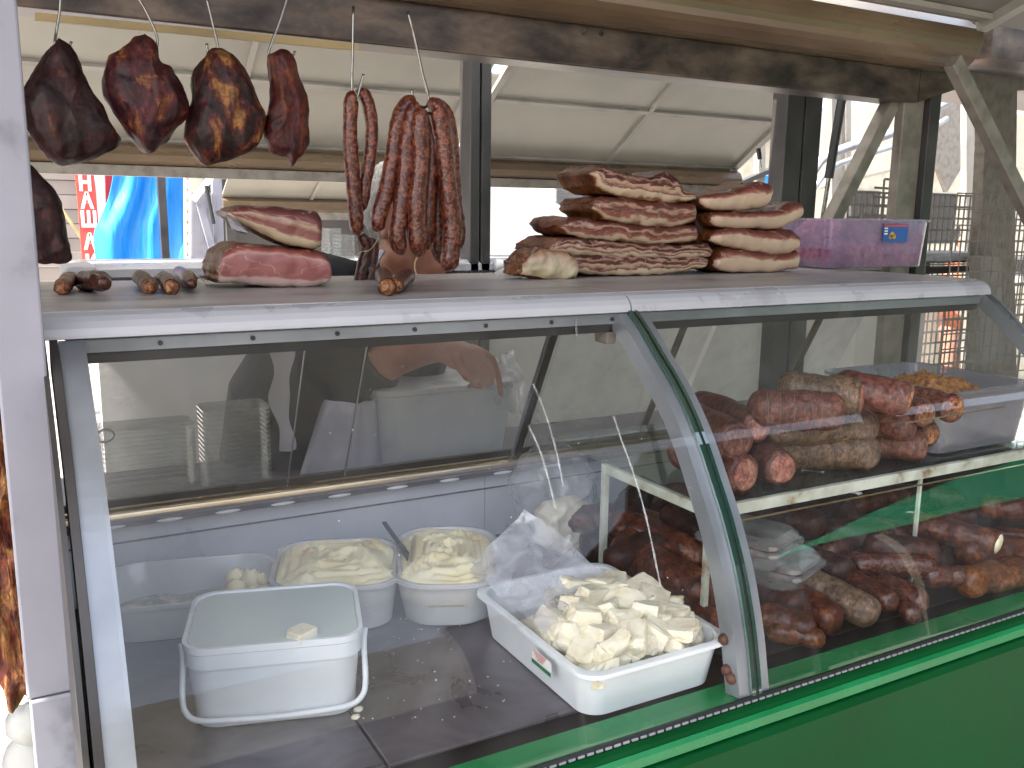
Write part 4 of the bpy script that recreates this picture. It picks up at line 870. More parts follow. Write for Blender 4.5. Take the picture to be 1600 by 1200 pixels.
# ---- lower level of section two
GG = 'smoked meats heaped on the lower deck behind the right glass'
LOW = [
 (1165,905,.84, 1255,960,.83, .038, m_darkmeat, 'thick near-black ham piece close to the curved frame'),
 (1180,960,.83, 1275,985,.825, .026, m_side, 'orange brown flat rib piece lying at the front edge'),
 (1200,985,.82, 1290,1000,.815, .016, m_rind, 'thin orange rind strip lowest at the front edge'),
 (1255,905,.86, 1370,965,.835, .030, m_loing, 'grey mould-dusted sausage pointing to the front'),
 (1240,930,.84, 1310,975,.83, .030, m_side, 'brown knuckle piece under the grey sausage'),
 (1330,880,.87, 1460,885,.865, .022, m_saus2, 'dark reddish sausage lying across the middle of the heap'),
 (1320,900,.85, 1400,945,.84, .021, m_saus2, 'fat curled sausage, left one of the front tangle'),
 (1370,905,.85, 1450,945,.84, .021, m_saus2, 'fat curled sausage, right one of the front tangle'),
 (1400,925,.83, 1430,965,.825, .017, m_saus2, 'small sausage tip hanging over the front edge'),
 (1350,850,.89, 1470,865,.885, .026, m_darkmeat, 'thick dark sausage behind the tangle'),
 (1440,900,.85, 1510,900,.845, .022, m_saus2, 'sausage with torn red end at the right of the tangle'),
 (1230,860,.87, 1330,900,.86, .030, m_darkmeat, 'dark smoked piece beside the clear plastic boxes'),
 (1420,815,.90, 1560,850,.89, .026, m_side, 'brown sausage with a pale cut end near the right'),
 (1500,860,.87, 1610,860,.86, .030, m_side, 'orange brown ham piece at the far right'),
 (1530,790,.91, 1620,800,.905, .026, m_side, 'smoked log at the far right under the shelf'),
 (1500,910,.84, 1610,890,.84, .030, m_rind, 'pale orange piece low at the far right'),
 (1280,830,.88, 1400,845,.88, .030, m_darkmeat, 'black smoked log at the back of the heap'),
 (1150,800,.92, 1290,820,.92, .030, m_darkmeat, 'dark log under the shelf by the curved frame')]
for i, (x0,y0,z0,x1,y1,z1,r,mt,lb) in enumerate(LOW):
    log(x0,y0,z0,x1,y1,z1,r,mt,'smoked_sausage' if mt in (m_saus2,) else 'smoked_meat',lb,'smoked meat',GG,seed=i*7+2,bumpy=.2 if mt is not m_saus2 else .14, endmat=(m_butter if i == 12 else None))
o = pillow([(1385,825),(1420,820),(1460,830),(1490,845),(1505,862),(1490,872),(1470,868),(1440,850),(1400,840)], 1.22, .03, noisem('white_fat', [(.3,(.50,.38,.28)),(.6,(.66,.56,.45))], scale=8, rough=.35), 'fat_slab', seed=40, rough=.003); tag(o, 'curved white slab of raw bacon fat among the dark sausages', 'bacon')
o = MB().bar(onY(1310,872,1.18), onY(1375,858,1.18), .02, .018).build('price_tag', m_orange, bevel=.002); tag(o, 'small orange price tag stuck in the sausages', 'price tag')
random.seed(21)
for i in range(34):
    x = 1.04 + (i % 11) * .078 + random.uniform(-.02, .02); y = (1.30 if i < 11 else 1.47) + random.uniform(-.03, .03); z = ZD + .035 + (.025 if i < 11 else .05) + random.uniform(-.01, .02)
    if i >= 22: x = 1.35 + (i % 6) * .095 + random.uniform(-.02, .02); y = 1.10 + (.10 if i > 27 else 0) + random.uniform(-.02, .02); z = ZD + .03 + (.02 if i > 27 else 0)
    a_ = random.uniform(-.7, .7); L_ = random.uniform(.08, .13); r_ = random.uniform(.020, .032); dv = Vector((math.cos(a_), math.sin(a_), random.uniform(-.1, .1))) * L_
    c_ = Vector((x, y, z)); m__ = 18; P = [c_ - dv + dv * 2 * k / m__ for k in range(m__ + 1)]; P = [p + Vector((0, 0, .012 * math.sin(k / m__ * 3.1))) for k, p in enumerate(P)]
    Rr = [r_ * (.35 + .65 * math.sqrt(max(0, 1 - (abs(k / m__ * 2 - 1)) ** 5))) for k in range(m__ + 1)]
    o = MB().tube(P, Rr, 26, rf=lambda p: 1 + .14 * noise.noise(p * 28) + .09 * noise.noise(p * 75)).build('smoked_meat', [m_darkmeat, m_saus2, m_side][i % 3], smooth=True)
    tag(o, 'plain dark smoked piece in the heap under the glass shelf', 'smoked meat', 'plain dark pieces heaped under the shelf')
# clear clamshells
for k, (cx_, cy_, dz, lb) in enumerate(((1205,880,.885,'lower clear clamshell box of meat beside the curved frame'), (1170,845,.93,'upper clear clamshell box stacked beside the curved frame'))):
    c = onZ(cx_, cy_, dz); t = thing('clamshell_box', lb, 'plastic box', (c.x, c.y, c.z - .03), 'clear clamshell boxes beside the curved frame')
    autosm(tub('box_body', c.x, c.y, .12, .15, .02, .35, c.z - .03, .04, m_clear, t, taper=.88, rim=.006))
    loft([rrect(c.x, c.y, .118, .148, .02, .35, c.z + .0115), rrect(c.x, c.y, .118, .148, .02, .35, c.z + .02), rrect(c.x, c.y, .10, .13, .02, .35, c.z + .03)]).build('lid', m_clear, t)
    MB().ell((c.x, c.y, c.z - .008), (.045, .058, .02), n=12, fn=lambda q: 1 + .25*noise.noise(q*3)).build('meat_filling', m_side, t, smooth=True)
# ---- grated box on ledge
bxc = thing('storage_box', 'lilac tinted translucent box of purple grated filling on the right of the ledge', 'plastic box', (2.06, 1.74, ZL))
x0, x1 = 1.835, 2.215
autosm(tub('box_body', (x0+x1)/2, 1.755, x1-x0, .22, .028, 0, ZL+.002, .128, m_boxp, bxc, taper=.95, rim=.006))
lid = [rrect((x0+x1)/2, 1.755, x1-x0+.0, .222, .028, 0, z) for z in (ZL+.115, ZL+.1185)]
R1 = rrect((x0+x1)/2, 1.755, (x1-x0)*.945, .205, .024, 0, ZL+.006); R2 = rrect((x0+x1)/2, 1.755, (x1-x0)*.975, .210, .025, 0, ZL+.085); R3 = rrect((x0+x1)/2, 1.755, (x1-x0)*.6, .12, .025, 0, ZL+.128)
R2 = [p + Vector((0, 0, -.035 if p.x < 1.92 else .02 * noise.noise(p * 9))) for p in R2]
o = loft([R1, R2, R3]).build('grated_filling', m_purple, smooth=True); tag(o, 'purple red grated filling inside the storage box', 'grated food', kind='stuff')
fy = 1.755 - .11 - .0032
q0 = onY(1381,350,fy); q1 = onY(1417,378,fy); xa, xb = q0.x, q1.x; zt, zb = q0.z, q1.z
lb_ = MB().box(xa, xb, fy-.001, fy, zb, zt).build('label', paint('label_blue', (.03,.10,.36), .35, .2), bxc)
MB().box(xa+.002, xb-.002, fy-.0016, fy-.0011, zt-.007, zt-.002).build('label_strip', paint('label_red', (.6,.08,.06), .35, .1), lb_)
g = MB()
for k in range(3): g.box(xa+.003, xa+.015, fy-.0022, fy-.0016, zt-.013-.007*k, zt-.0095-.007*k)
g.build('label_text', m_letter, lb_)
g = MB()
for dx, dz, r in ((.034,.018,.0085),(.042,.014,.006),(.028,.013,.006)): g.tube([(xa+dx, fy-.0016, zb+dz), (xa+dx, fy-.0024, zb+dz)], r, 14)
g.build('label_food_picture', paint('label_yellow', (.70,.42,.06), .4, .3, scale=80), lb_)
# ================================================================ BEHIND THE CASE
sw = MB().box(-.42, -.40, 1.45, 2.6, 0, 2.35).build('sun_block_board', m_dkpost); tag(sw, 'unseen dark board added left of the kiosk to block the sun', 'board')  # out of view, added to keep direct sun off the work counter
wc = thing('work_counter', 'grey work counter behind the display case', 'counter', (1.0, 2.0, 0))
MB().box(.02, 2.2, 1.80, 2.12, .90, .93).build('counter_top', m_deck, wc, bevel=.003)
MB().box(.05, 2.15, 1.84, 2.10, 0, .899).build('cabinet', m_dark, wc)
rc = thing('rear_counter', 'cream rear counter with a pale rounded top behind the seller', 'counter', (1.3, 2.62, 0))
sweep([(2.62,1.315),(2.60,1.325),(2.60,1.345),(2.62,1.358),(2.90,1.358),(2.90,1.315)], .14, 4.0).build('counter_top', m_nose, rc)
MB().box(.2, 3.6, 2.66, 2.70, .3, 1.314).build('front_panel', noisem('pale_board', [(.3,(.60,.58,.54)),(.6,(.74,.72,.69))], scale=3, detail=8, rough=.4), rc)
sweep([(2.58,1.272),(2.58,1.300),(2.659,1.300),(2.659,1.272)], .10, 4.0).build('lower_rail', m_dkpost, rc)
MB().prism([onY(*q, 2.3) for q in ((100,418),(152,414),(152,452),(100,455))], (0,.2,0)).build('end_cap', m_nose, rc, bevel=.01)
# white lidded tub
a = onY(602,690,1.83); b = onY(806,690,1.83)
wt = thing('lidded_tub', 'big white lidded tub standing behind the hazy door under the hand', 'tub', ((a.x+b.x)/2, 1.92, .935))
autosm(tub('tub_body', (a.x+b.x)/2, 1.93, b.x-a.x+.02, .19, .05, 0, .935, .168, m_white, wt, taper=.88, rim=.006))
loft([rrect((a.x+b.x)/2, 1.93, b.x-a.x+.03, .20, .05, 0, z) for z in (1.104, 1.116)] + [rrect((a.x+b.x)/2, 1.93, b.x-a.x, .18, .045, 0, 1.120)]).build('lid', m_white, wt)
v, f = patch(onY(770,555,1.80), onY(800,550,1.86), onY(850,660,1.80), onY(775,640,1.79), amp=.012, seed=5); o = mk('plastic_bag', v, f, m_film); tag(o, 'clear plastic bag held under the pointing hand', 'plastic bag')
def stack(xa, xb, yt, yb, Y, label, n):
    a = onY(xa, yb, Y); b = onY(xb, yt, Y); g = MB(); w = b.x - a.x; h = (b.z - a.z) / n
    rings = []
    for i in range(n):
        z = a.z + i * h
        rings += [rrect((a.x+b.x)/2, Y, w*.90, .09, .02, 0, z), rrect((a.x+b.x)/2, Y, w*.93, .095, .02, 0, z+h*.55), rrect((a.x+b.x)/2, Y, w, .10, .02, 0, z+h*.6), rrect((a.x+b.x)/2, Y, w, .10, .02, 0, z+h*.95)]
    o = loft(rings).build('container_stack', m_clear, smooth=False); tag(o, label, 'container stack', 'stacks of clear containers'); return o
stack(155, 300, 655, 770, 1.86, 'wide stack of ribbed clear containers behind the hazy door, by the finger pull', 14)
stack(318, 415, 628, 770, 1.86, 'taller stack of clear containers behind the hazy door, left of the apron', 18)
stack(508, 527, 356, 402, 2.45, 'narrow stack of white cups on the rear counter behind the hams', 9)
stack(526, 548, 366, 408, 2.45, 'second stack of white cups beside the thin sausages', 8)
g = MB().box(*(lambda a, b: (a.x, b.x, 2.5, 2.7, 1.36, 1.44))(onY(506,400,2.5), onY(550,350,2.5)))
# right of seller: little objects on the rear counter
o = MB().tube([onY(775,414,2.55), onY(800,416,2.55)], .02, 14).build('paper_roll', m_white, smooth=True); tag(o, 'white paper roll on the rear counter right of the post', 'paper roll')
o = pillow([(774,434),(776,425),(790,419),(808,421),(820,434),(800,437)], 1.72, .05, m_whitetarp, 'crumpled_bag', seed=50, rough=.004); tag(o, 'crumpled white plastic bag on the ledge left of the bacon', 'plastic bag')
o = pillow([(790,412),(800,404),(822,403),(828,412),(824,424),(795,424)], 2.5, .08, noisem('dark_green_cloth', [(.3,(.01,.03,.02)),(.6,(.03,.06,.04))], scale=20), 'green_bundle', seed=51); tag(o, 'dark green bundle on the rear counter', 'bundle')
# ================================================================ PERSON
person = thing('person', 'grey haired person in dark shirt and white apron reaching down behind the hanging sausages', 'person', (.62, 2.0, 0))
YP = 1.90
hc = onY(645, 348, YP)
body = MB()
def L3(*p): return [Vector(q) for q in p]
rot = Matrix.Rotation(math.radians(35), 3, 'Z') @ Matrix.Rotation(math.radians(20), 3, 'Y')
cran = hc + Vector((-.012, .02, .035))
body.ell(cran, (.078, .095, .092), n=20)
body.ell(hc + Vector((.012, -.01, -.035)), (.066, .078, .088), n=20)
body.ell(hc + Vector((.035, -.045, -.085)), (.036, .036, .030), n=14)      # chin
body.ell(hc + Vector((-.015, -.01, -.075)), (.056, .055, .045), n=14)       # jaw
body.ell(hc + Vector((.050, -.085, -.012)), (.014, .020, .022), n=12)      # nose
body.tube([hc + Vector((.040, -.075, .03)), hc + Vector((.052, -.092, -.012))], [.009, .012], 10)
body.ell(hc + Vector((.045, -.068, -.052)), (.024, .014, .008), n=12)      # lips
body.ell(hc + Vector((.030, -.070, .028)), (.045, .018, .010), n=12)       # brow
body.ell(hc + Vector((-.066, -.012, -.008)), (.010, .018, .030), rot=Matrix.Rotation(.3, 3, 'Y'), n=12)  # ear
nb = hc + Vector((-.035, .035, -.16))
body.tube([hc + Vector((-.008, .015, -.05)), nb, nb + Vector((-.01, .03, -.04))], [.058, .060, .075], 18)
ch = Vector((.66, 2.02, 1.20)); 
body.tube([nb + Vector((-.01, .03, -.03)), Vector((.64, 2.0, 1.29)), ch, Vector((.57, 2.07, 1.05)), Vector((.56, 2.12, .92)), Vector((.56, 2.14, .80))], [.08, .13, .155, .15, .145, .15], 24)
shl = Vector((.56, 1.97, 1.345)); shr = Vector((.92, 1.99, 1.34))
body.tube([nb + Vector((0, .04, -.03)), shl], [.07, .07], 16); body.tube([nb + Vector((0, .04, -.05)), shr], [.07, .068], 16)
# legs
for sx in (-.08, .08):
    body.tube(L3((.56+sx, 2.14, .82), (.56+sx, 2.13, .46), (.56+sx, 2.15, .08)), [.085, .06, .045], 16); body.ell((.56+sx, 2.10, .04), (.045, .12, .04), n=12)
# reaching arm
el = onY(560, 585, 1.93); wr = onY(688, 545, 1.80); hd = onY(735, 562, 1.775)
body.tube(smoothpath([shl, (shl + el) / 2 + Vector((-.01, 0, 0)), el], 4), [.062, .06, .058, .056, .054, .052, .05, .048, .046], 16)
body.tube(smoothpath([el, onY(630, 553, 1.86), wr], 4), [.048, .048, .047, .045, .042, .039, .035, .031, .028], 16)
body.tube([wr, wr.lerp(hd, .5), hd], [.026, .033, .034], 14)
body.ell(hd, (.036, .028, .036), n=14)
hb = hd
def finger(pts, r): body.tube(smoothpath([onY(x, y, Y) for x, y, Y in pts], 4), [r * (1 - .25 * i / (4 * (len(pts) - 1))) for i in range(4 * (len(pts) - 1) + 1)], 10); body.ell(onY(*pts[-1]), (r*.74,)*3, n=8)
finger([(748,548,1.77),(768,560,1.76),(778,585,1.76),(783,614,1.765)], .0100)
finger([(742,560,1.76),(762,572,1.75),(768,594,1.752),(760,603,1.76)], .0100)
finger([(734,566,1.755),(752,580,1.745),(754,600,1.75),(745,604,1.76)], .0098)
finger([(724,568,1.755),(740,584,1.745),(741,600,1.75),(733,603,1.76)], .0090)
finger([(712,555,1.76),(718,572,1.745),(728,588,1.742),(738,594,1.745)], .0108)
# other arm down to the bench
body.tube(smoothpath([shr, Vector((.86, 2.02, 1.12)), Vector((.84, 2.00, 1.0))], 4), [.062, .06, .058, .055, .052, .05, .048, .045, .042], 16)
body.tube(smoothpath([Vector((.84, 2.0, 1.0)), Vector((.90, 1.98, .98)), Vector((.97, 1.97, .965))], 4), [.043, .042, .04, .038, .035, .032, .03, .028, .026], 14)
body.ell((.985, 1.965, .958), (.035, .028, .020), n=12)
for k in range(4): body.tube(L3((.99, 1.945+.015*k, .958), (1.03, 1.94+.017*k, .957), (1.055, 1.94+.018*k, .945)), [.010, .009, .007], 8)
body.tube(L3((.975, 1.945, .957), (.99, 1.92, .952), (1.01, 1.91, .945)), [.011, .010, .008], 8)
bo = body.build('body', m_skin, person, smooth=True)
rm = bo.modifiers.new('remesh', 'REMESH'); rm.mode = 'VOXEL'; rm.voxel_size = .0048; rm.use_smooth_shade = True
sm = bo.modifiers.new('smooth', 'SMOOTH'); sm.factor = .5; sm.iterations = 3
ey = MB()
for dx in (.018, .052): ey.ell(hc + Vector((dx, -.074, .010)), (.011, .010, .010), n=10)
ey.build('eyes', m_letter, person, smooth=True)
def hairf(q): return 1.0 + .05 * noise.noise(q * 5) + .05 * noise.noise(Vector((q.x * 14, q.y * 14, q.z * 4)))
hm_ = MB().ell(cran + Vector((-.008, .012, .008)), (.085, .100, .096), n=40, fn=hairf)
hv, hf = hm_.v, hm_.f
keep = [q for q in hf if (lambda c: (c.z > hc.z + .06 + .9*(-(c.y - cran.y) - .02) * 1.0 and True) or (c.y > cran.y - .045 and c.z > hc.z - .05 + (0 if c.x < hc.x - .03 else .03)) )(sum((hv[i] for i in q), Vector()) / 4)]
ho = mk('hair', hv, keep, m_hair, person); so = ho.modifiers.new('t', 'SOLIDIFY'); so.thickness = .004
g = MB(); random.seed(4)
for i in range(260):
    a = random.uniform(0, 6.28); h_ = random.uniform(-.35, 1); q = Vector((math.cos(a) * math.sqrt(max(0, 1 - h_*h_)), math.sin(a) * math.sqrt(max(0, 1 - h_*h_)), h_))
    if q.y < -.35 and q.z < .6: continue
    p = cran + Vector((-.008 + q.x * .086, .012 + q.y * .101, .008 + q.z * .097))
    g.tube([p, p + q * .006 + Vector((0, 0, -.006)) + Vector((random.uniform(-.005,.005),)*3), p + q * .010 + Vector((random.uniform(-.006,.006), random.uniform(-.006,.006), -.016))], [.0016, .0013, .0005], 4)
g.build('hair_strands', m_hair, ho)
sh_ = MB()
sh_.tube([hc + Vector((-.055, .055, -.085)), hc + Vector((-.045, .05, -.13)), nb + Vector((-.010, .04, -.02))], [.050, .070, .090], 20)
sh_.tube([nb + Vector((-.010, .035, .0)), nb + Vector((-.012, .04, -.045)), Vector((.64, 2.0, 1.29)), ch, Vector((.57, 2.07, 1.05)), Vector((.56, 2.12, .92)), Vector((.56, 2.14, .84))], [.070, .092, .145, .166, .160, .156, .16], 28)
sh_.tube([nb + Vector((-.02, .04, -.025)), shl], [.082, .082], 18); sh_.tube([nb + Vector((.02, .04, -.03)), shr], [.082, .08], 18)
sh_.tube(smoothpath([shl, (shl + el) / 2 + Vector((-.01, 0, 0)), el, el.lerp(onY(630,553,1.86), .75)], 4)[:-1], [.072, .070, .068, .067, .066, .065, .064, .063, .062, .060, .058, .056], 18)
sh_.tube(smoothpath([shr, Vector((.86, 2.02, 1.12)), Vector((.84, 2.00, 1.0))], 4), [.072, .070, .068, .066, .064, .062, .060, .058, .056], 18)
so_ = sh_.build('shirt', m_shirt, person, smooth=True)
rm = so_.modifiers.new('remesh', 'REMESH'); rm.mode = 'VOXEL'; rm.voxel_size = .008; rm.use_smooth_shade = True
tr_ = MB()
for sx in (-.08, .08): tr_.tube(L3((.56+sx, 2.14, .86), (.56+sx, 2.13, .46), (.56+sx, 2.15, .06)), [.10, .075, .06], 16)
tr_.build('trousers', m_dkpost, person, smooth=True)
# apron panel with folds, straps
ap = MB(); n = 16; v = []; f = []
for j in range(n + 1):
    for i in range(n + 1):
        s = i / n * 2 - 1; t = j / n; z = 1.10 - .5 * t; w = .06 + .07 * min(1, t * 2)
        cxp = .645 - .02 * t; y = 1.825 + .07 * s * s + .06 * t + .008 * math.sin(s * 9 + t * 3)
        v.append(Vector((cxp + s * w, y + .0, z)))
for j in range(n):
    for i in range(n): f.append((j*(n+1)+i, j*(n+1)+i+1, (j+1)*(n+1)+i+1, (j+1)*(n+1)+i))
apo = mk('apron', v, f, m_apron, person); apo.modifiers.new('t', 'SOLIDIFY').thickness = .003
fv = []; ff = []
for k in range(25):
    q = onY(436 + 5 * math.sin(k * .35) + k * .4, 526 + 7.4 * k, 1.815); wd = .024 - .010 * k / 24 + .004 * math.sin(k * .6)
    fv += [q + Vector((-wd, 0, 0)), q + Vector((0, -.012, 0)), q + Vector((wd, .002, 0))]
for k in range(24): ff += [(3*k, 3*k+1, 3*k+4, 3*k+3), (3*k+1, 3*k+2, 3*k+5, 3*k+4)]
mk('hanging_fold', fv, ff, m_apron, apo)
for a, b in (((.62,1.83,1.31), onY(598,392,1.86)), ((.74,1.83,1.31), onY(668,405,1.92))):
    MB().tube(smoothpath([Vector(a), (Vector(a) + b) / 2 + Vector((0, -.012, 0)), b], 5), .006, 6).build('apron_strap', m_apron, apo)
# ================================================================ BACKGROUND
# blue tarp, banner, wall on the left
YT = 6.0
def flat(pts, Y, mat, name, label, cat, th=.02, parent=None, grp=None, bevel=0):
    o = MB().prism([onY(x, y, Y) for x, y in pts], (0, th, 0)).build(name, mat, parent, bevel=bevel)
    if label: tag(o, label, cat, grp)
    return o
v = []; f = []; n = 24; m_ = 14
LE = smoothpath([onY(x, y, YT) for x, y in ((180,250),(172,300),(158,340),(148,365),(150,400),(156,425))], 4); 
for j in range(n + 1):
    s = j / n * (len(LE) - 1); i0 = min(int(s), len(LE) - 2); le = LE[i0].lerp(LE[i0+1], s - i0); re = onY(288 + 3 * j / n, 250 + 175 * j / n, YT)
    for i in range(m_ + 1):
        p = le.lerp(re, i / m_); p.y += .04 * math.sin(i * 1.1 + j * .1) + .05 * noise.noise(p * 3); v.append(p)
for j in range(n):
    for i in range(m_): f.append((j*(m_+1)+i, j*(m_+1)+i+1, (j+1)*(m_+1)+i+1, (j+1)*(m_+1)+i))
o = mk('tarp', v, f, m_blue_tarp); tag(o, 'bright blue tarpaulin hung between stalls at the left back', 'tarpaulin'); o.modifiers.new('t', 'SOLIDIFY').thickness = .004
o = flat([(244,240),(256,240),(267,425),(255,425)], 5.8, m_dkpost, 'stall_post', 'grey post standing in front of the blue tarp', 'post', th=.06)
wl = thing('white_rule_post', 'white upright strip with small marks at the right edge of the blue tarp', 'post', onY(294,420,5.9))
flat([(288,240),(298,240),(297,425),(289,425)], 5.9, m_letter, 'strip', None, None, .03, wl)
g = MB()
for k in range(9):
    p = onY(293, 262 + k * 17, 5.893); g.box(p.x-.006, p.x+.006, p.y, p.y+.004, p.z-.010, p.z+.010)
g.build('marks', m_wood, wl)
bn = thing('banner', 'tall red banner with white Cyrillic letters at the left back', 'banner', onY(140,420,6.4))
YBn = 6.4
flat([(112,235),(143,235),(150,300),(160,425),(130,425),(120,300)], YBn, m_red, 'cloth', None, None, .02, bn)
def letter(chh, x, y, px, slant=.08):
    cu = bpy.data.curves.new('letter', 'FONT'); cu.body = chh; cu.align_x = 'CENTER'; cu.align_y = 'CENTER'; cu.extrude = .004
    h = (onY(x, y - px/2, YBn - .01) - onY(x, y + px/2, YBn - .01)).length; cu.size = h * 1.25; cu.offset = .006
    ob = bpy.data.objects.new('letter', cu); S.collection.objects.link(ob)
    dg = bpy.context.evaluated_depsgraph_get(); me = bpy.data.meshes.new_from_object(ob.evaluated_get(dg)); bpy.data.objects.remove(ob)
    p = onY(x, y, YBn - .012); mt = Matrix.Translation(p - wpos(bn)) @ Matrix.Rotation(math.pi/2, 4, 'X') @ Matrix.Diagonal((.78, 1, 1, 1))
    me.transform(mt); me.materials.clear(); me.materials.append(m_letter)
    lo = bpy.data.objects.new('letter', me); S.collection.objects.link(lo); lo.parent = bn
for chh, x, y, s in (('Й',131,258,26),('Н',133,287,27),('А',136,315,26),('Ш',139,344,26),('А',141,379,26),('К',143,412,26)): letter(chh, x, y, s)
o = flat([(145,235),(163,235),(166,320),(152,360),(152,425),(160,425),(150,300)][:4] + [(157,425),(158,425)], 6.5, m_letter, 'white_column', 'white pillar between the red banner and the blue tarp', 'pillar', .2)
o = flat([(163,235),(182,235),(178,290),(166,330)], 6.45, paint('crimson_board', (.30,.01,.02), .5, .2), 'red_board', 'small crimson board beside the white pillar', 'board', .03)
# corrugated wall
cw = MB(); a = onY(-40, 230, 7.2); b = onY(135, 230, 7.2)
for k in range(14):
    z = .9 + k * .10; cw.box(a.x - 1, b.x, 7.2 + (.01 if k % 2 else 0), 7.25, z, z + .094)
o = cw.build('boarded_wall', m_beigewall); tag(o, 'beige grey boarded wall of a hut at the far left', 'wall')
o = braced(onY(95,325,6.9), onY(160,420,6.9), .02, .02, m_wood, 'plank', None); tag(o, 'thin wooden stick leaning across the boarded wall', 'stick')
# neighbour stall frame with mesh
def meshpanel(P0, U, V, nu, nv, name, label, w=.006, d=.003, mat=None, test=None, parent=None):
    """perforated sheet: real bars along U and V"""
    g = MB(); nrm = Vector(U).cross(Vector(V)).normalized(); U = Vector(U); V = Vector(V); P0 = Vector(P0)
    for i in range(nu + 1):
        s = i / nu
        runs = []; j0 = None
        for j in range(nv):
            ok = (test is None or test(s, (j + .5) / nv))
            if ok and j0 is None: j0 = j
            if (not ok or j == nv - 1) and j0 is not None:
                g.bar(P0 + U*s + V*(j0/nv), P0 + U*s + V*((j + (1 if ok else 0))/nv), w, d, up=nrm); j0 = None
    for j in range(nv + 1):
        s = j / nv; i0 = None
        for i in range(nu):
            ok = (test is None or test((i + .5) / nu, s))
            if ok and i0 is None: i0 = i
            if (not ok or i == nu - 1) and i0 is not None:
                g.bar(P0 + U*(i0/nu) + V*s + nrm*.0015, P0 + U*((i + (1 if ok else 0))/nu) + V*s + nrm*.0015, w, d, up=nrm); i0 = None
    o = g.build(name, mat or m_galv, parent)
    if label: tag(o, label, 'mesh panel', 'steel mesh panels of the market stalls')
    return o
ns = thing('market_stall', 'white stall frame with a triangular mesh side, right of the blue tarp', 'stall frame', onY(330,415,5.2))
for q in (((330,240),(345,240),(352,430),(338,430)), ((315,395),(325,395),(325,400),(315,400))): flat(q, 5.2, m_post, 'post', None, None, .05, ns)
MB().bar(onY(302,313,5.1), onY(330,276,5.1), .03, .03, up=(0,-1,0)).build('arm', m_letter, ns)
MB().bar(onY(312,318,5.1), onY(338,412,5.1), .035, .02, up=(0,-1,0)).build('brace', m_post, ns)
P0 = onY(300,415,5.15); meshpanel(P0, onY(338,415,5.15)-P0, onY(300,300,5.15)-P0, 12, 30, 'mesh_side', None, .008, .004, m_post, parent=ns, test=lambda s, t: t < 1.0)
MB().tube([onY(322,290,5.0), onY(334,350,5.0)], .010, 8).build('strut', m_black, ns)
# far kiosk row with its own awning, seen below the rear edge
fk = thing('far_kiosk', 'far kiosk row with a cream awning and tan edge seen under the rear awning', 'kiosk', (2.5, 8.6, 0))
Y7 = 8.4
def fy_(x, y, d=0): return onY(x, y, Y7 + d)
xl, xr = fy_(346, 300).x, fy_(770, 300).x
za, zb_ = fy_(400, 309).z, fy_(400, 318).z
MB().prism([(xl, 6.6, za+.95), (xr, 6.6, za+.95), (xr, Y7, za), (xl, Y7, za)], (0, 0, .02)).build('awning_panel', m_panel, fk)
for xx in (fy_(485,300).x, fy_(620,300).x): MB().bar((xx, 6.6, za+.935), (xx, Y7, za-.015), .03, .02).build('rafter', m_rib, fk)
sweep([(Y7, za), (Y7-.06, za-.03), (Y7-.06, za-.10), (Y7, za-.12)], xl, xr).build('tan_edge', m_beige, fk)
sweep([(Y7, za-.121), (Y7, za-.19), (Y7+.05, za-.19), (Y7+.05, za-.121)], xl, xr).build('edge_beam', m_galv, fk)
MB().box(xl, xr, Y7+.5, Y7+.6, 0, za).build('back_wall', m_dark, fk)
MB().box(xl, xr, Y7+.1, Y7+.49, 0, 1.02).build('counter', m_cream, fk)
for xx in (fy_(352,300).x, fy_(560,300).x): MB().box(xx, xx+.08, Y7, Y7+.06, 0, za-.2).build('post', m_dkpost, fk)
# bright tarp and shutters
o = flat([(740,255),(812,285),(822,292),(878,322),(888,330),(905,372),(895,415),(740,415)], 7.0, m_whitetarp, 'white_tarp', 'sunlit white tarpaulin screen right of the middle post', 'tarpaulin', .03)
MB().tube([onY(782,322,6.6), onY(812,402,6.6)], .008, 6)
sk_ = thing('shuttered_kiosk', 'grey kiosk with lowered roller shutters behind the bacon piles', 'kiosk', onY(1000,420,9))
a = onY(868,290,9); b = onY(1120,290,9)
MB().box(a.x, b.x, 9.0, 10.5, 0, a.z + .3).build('wall', m_cream, sk_)
for xa_, xb_ in ((870,940),(950,1120)):
    g = MB(); a = onY(xa_, 298, 8.95); b = onY(xb_, 298, 8.95); z = .6
    while z < a.z: g.box(a.x, b.x, 8.95, 8.99, z, z + .05); z += .058
    g.build('roller_shutter', m_shutter, sk_)
p = onY(946, 300, 8.93); MB().box(p.x-.03, p.x+.03, 8.9, 8.99, 0, p.z+.1).build('post', m_post, sk_)
# pale sunlit hall behind everything
hall = thing('market_hall', 'long pale sunlit building closing the far background', 'building', (4, 16, 0))
MB().box(-14, 26, 16, 20, 0, 3.4).build('wall', m_cream, hall)
MB().add([(-15,15.2,3.4),(27,15.2,3.4),(27,18,4.4),(-15,18,4.4)], [(0,1,2,3)]).build('roof', m_shutter, hall)
for k in range(12):
    MB().box(-12+3*k, -10.6+3*k, 15.94, 15.99, .9, 2.2).build('window', m_dark, hall)
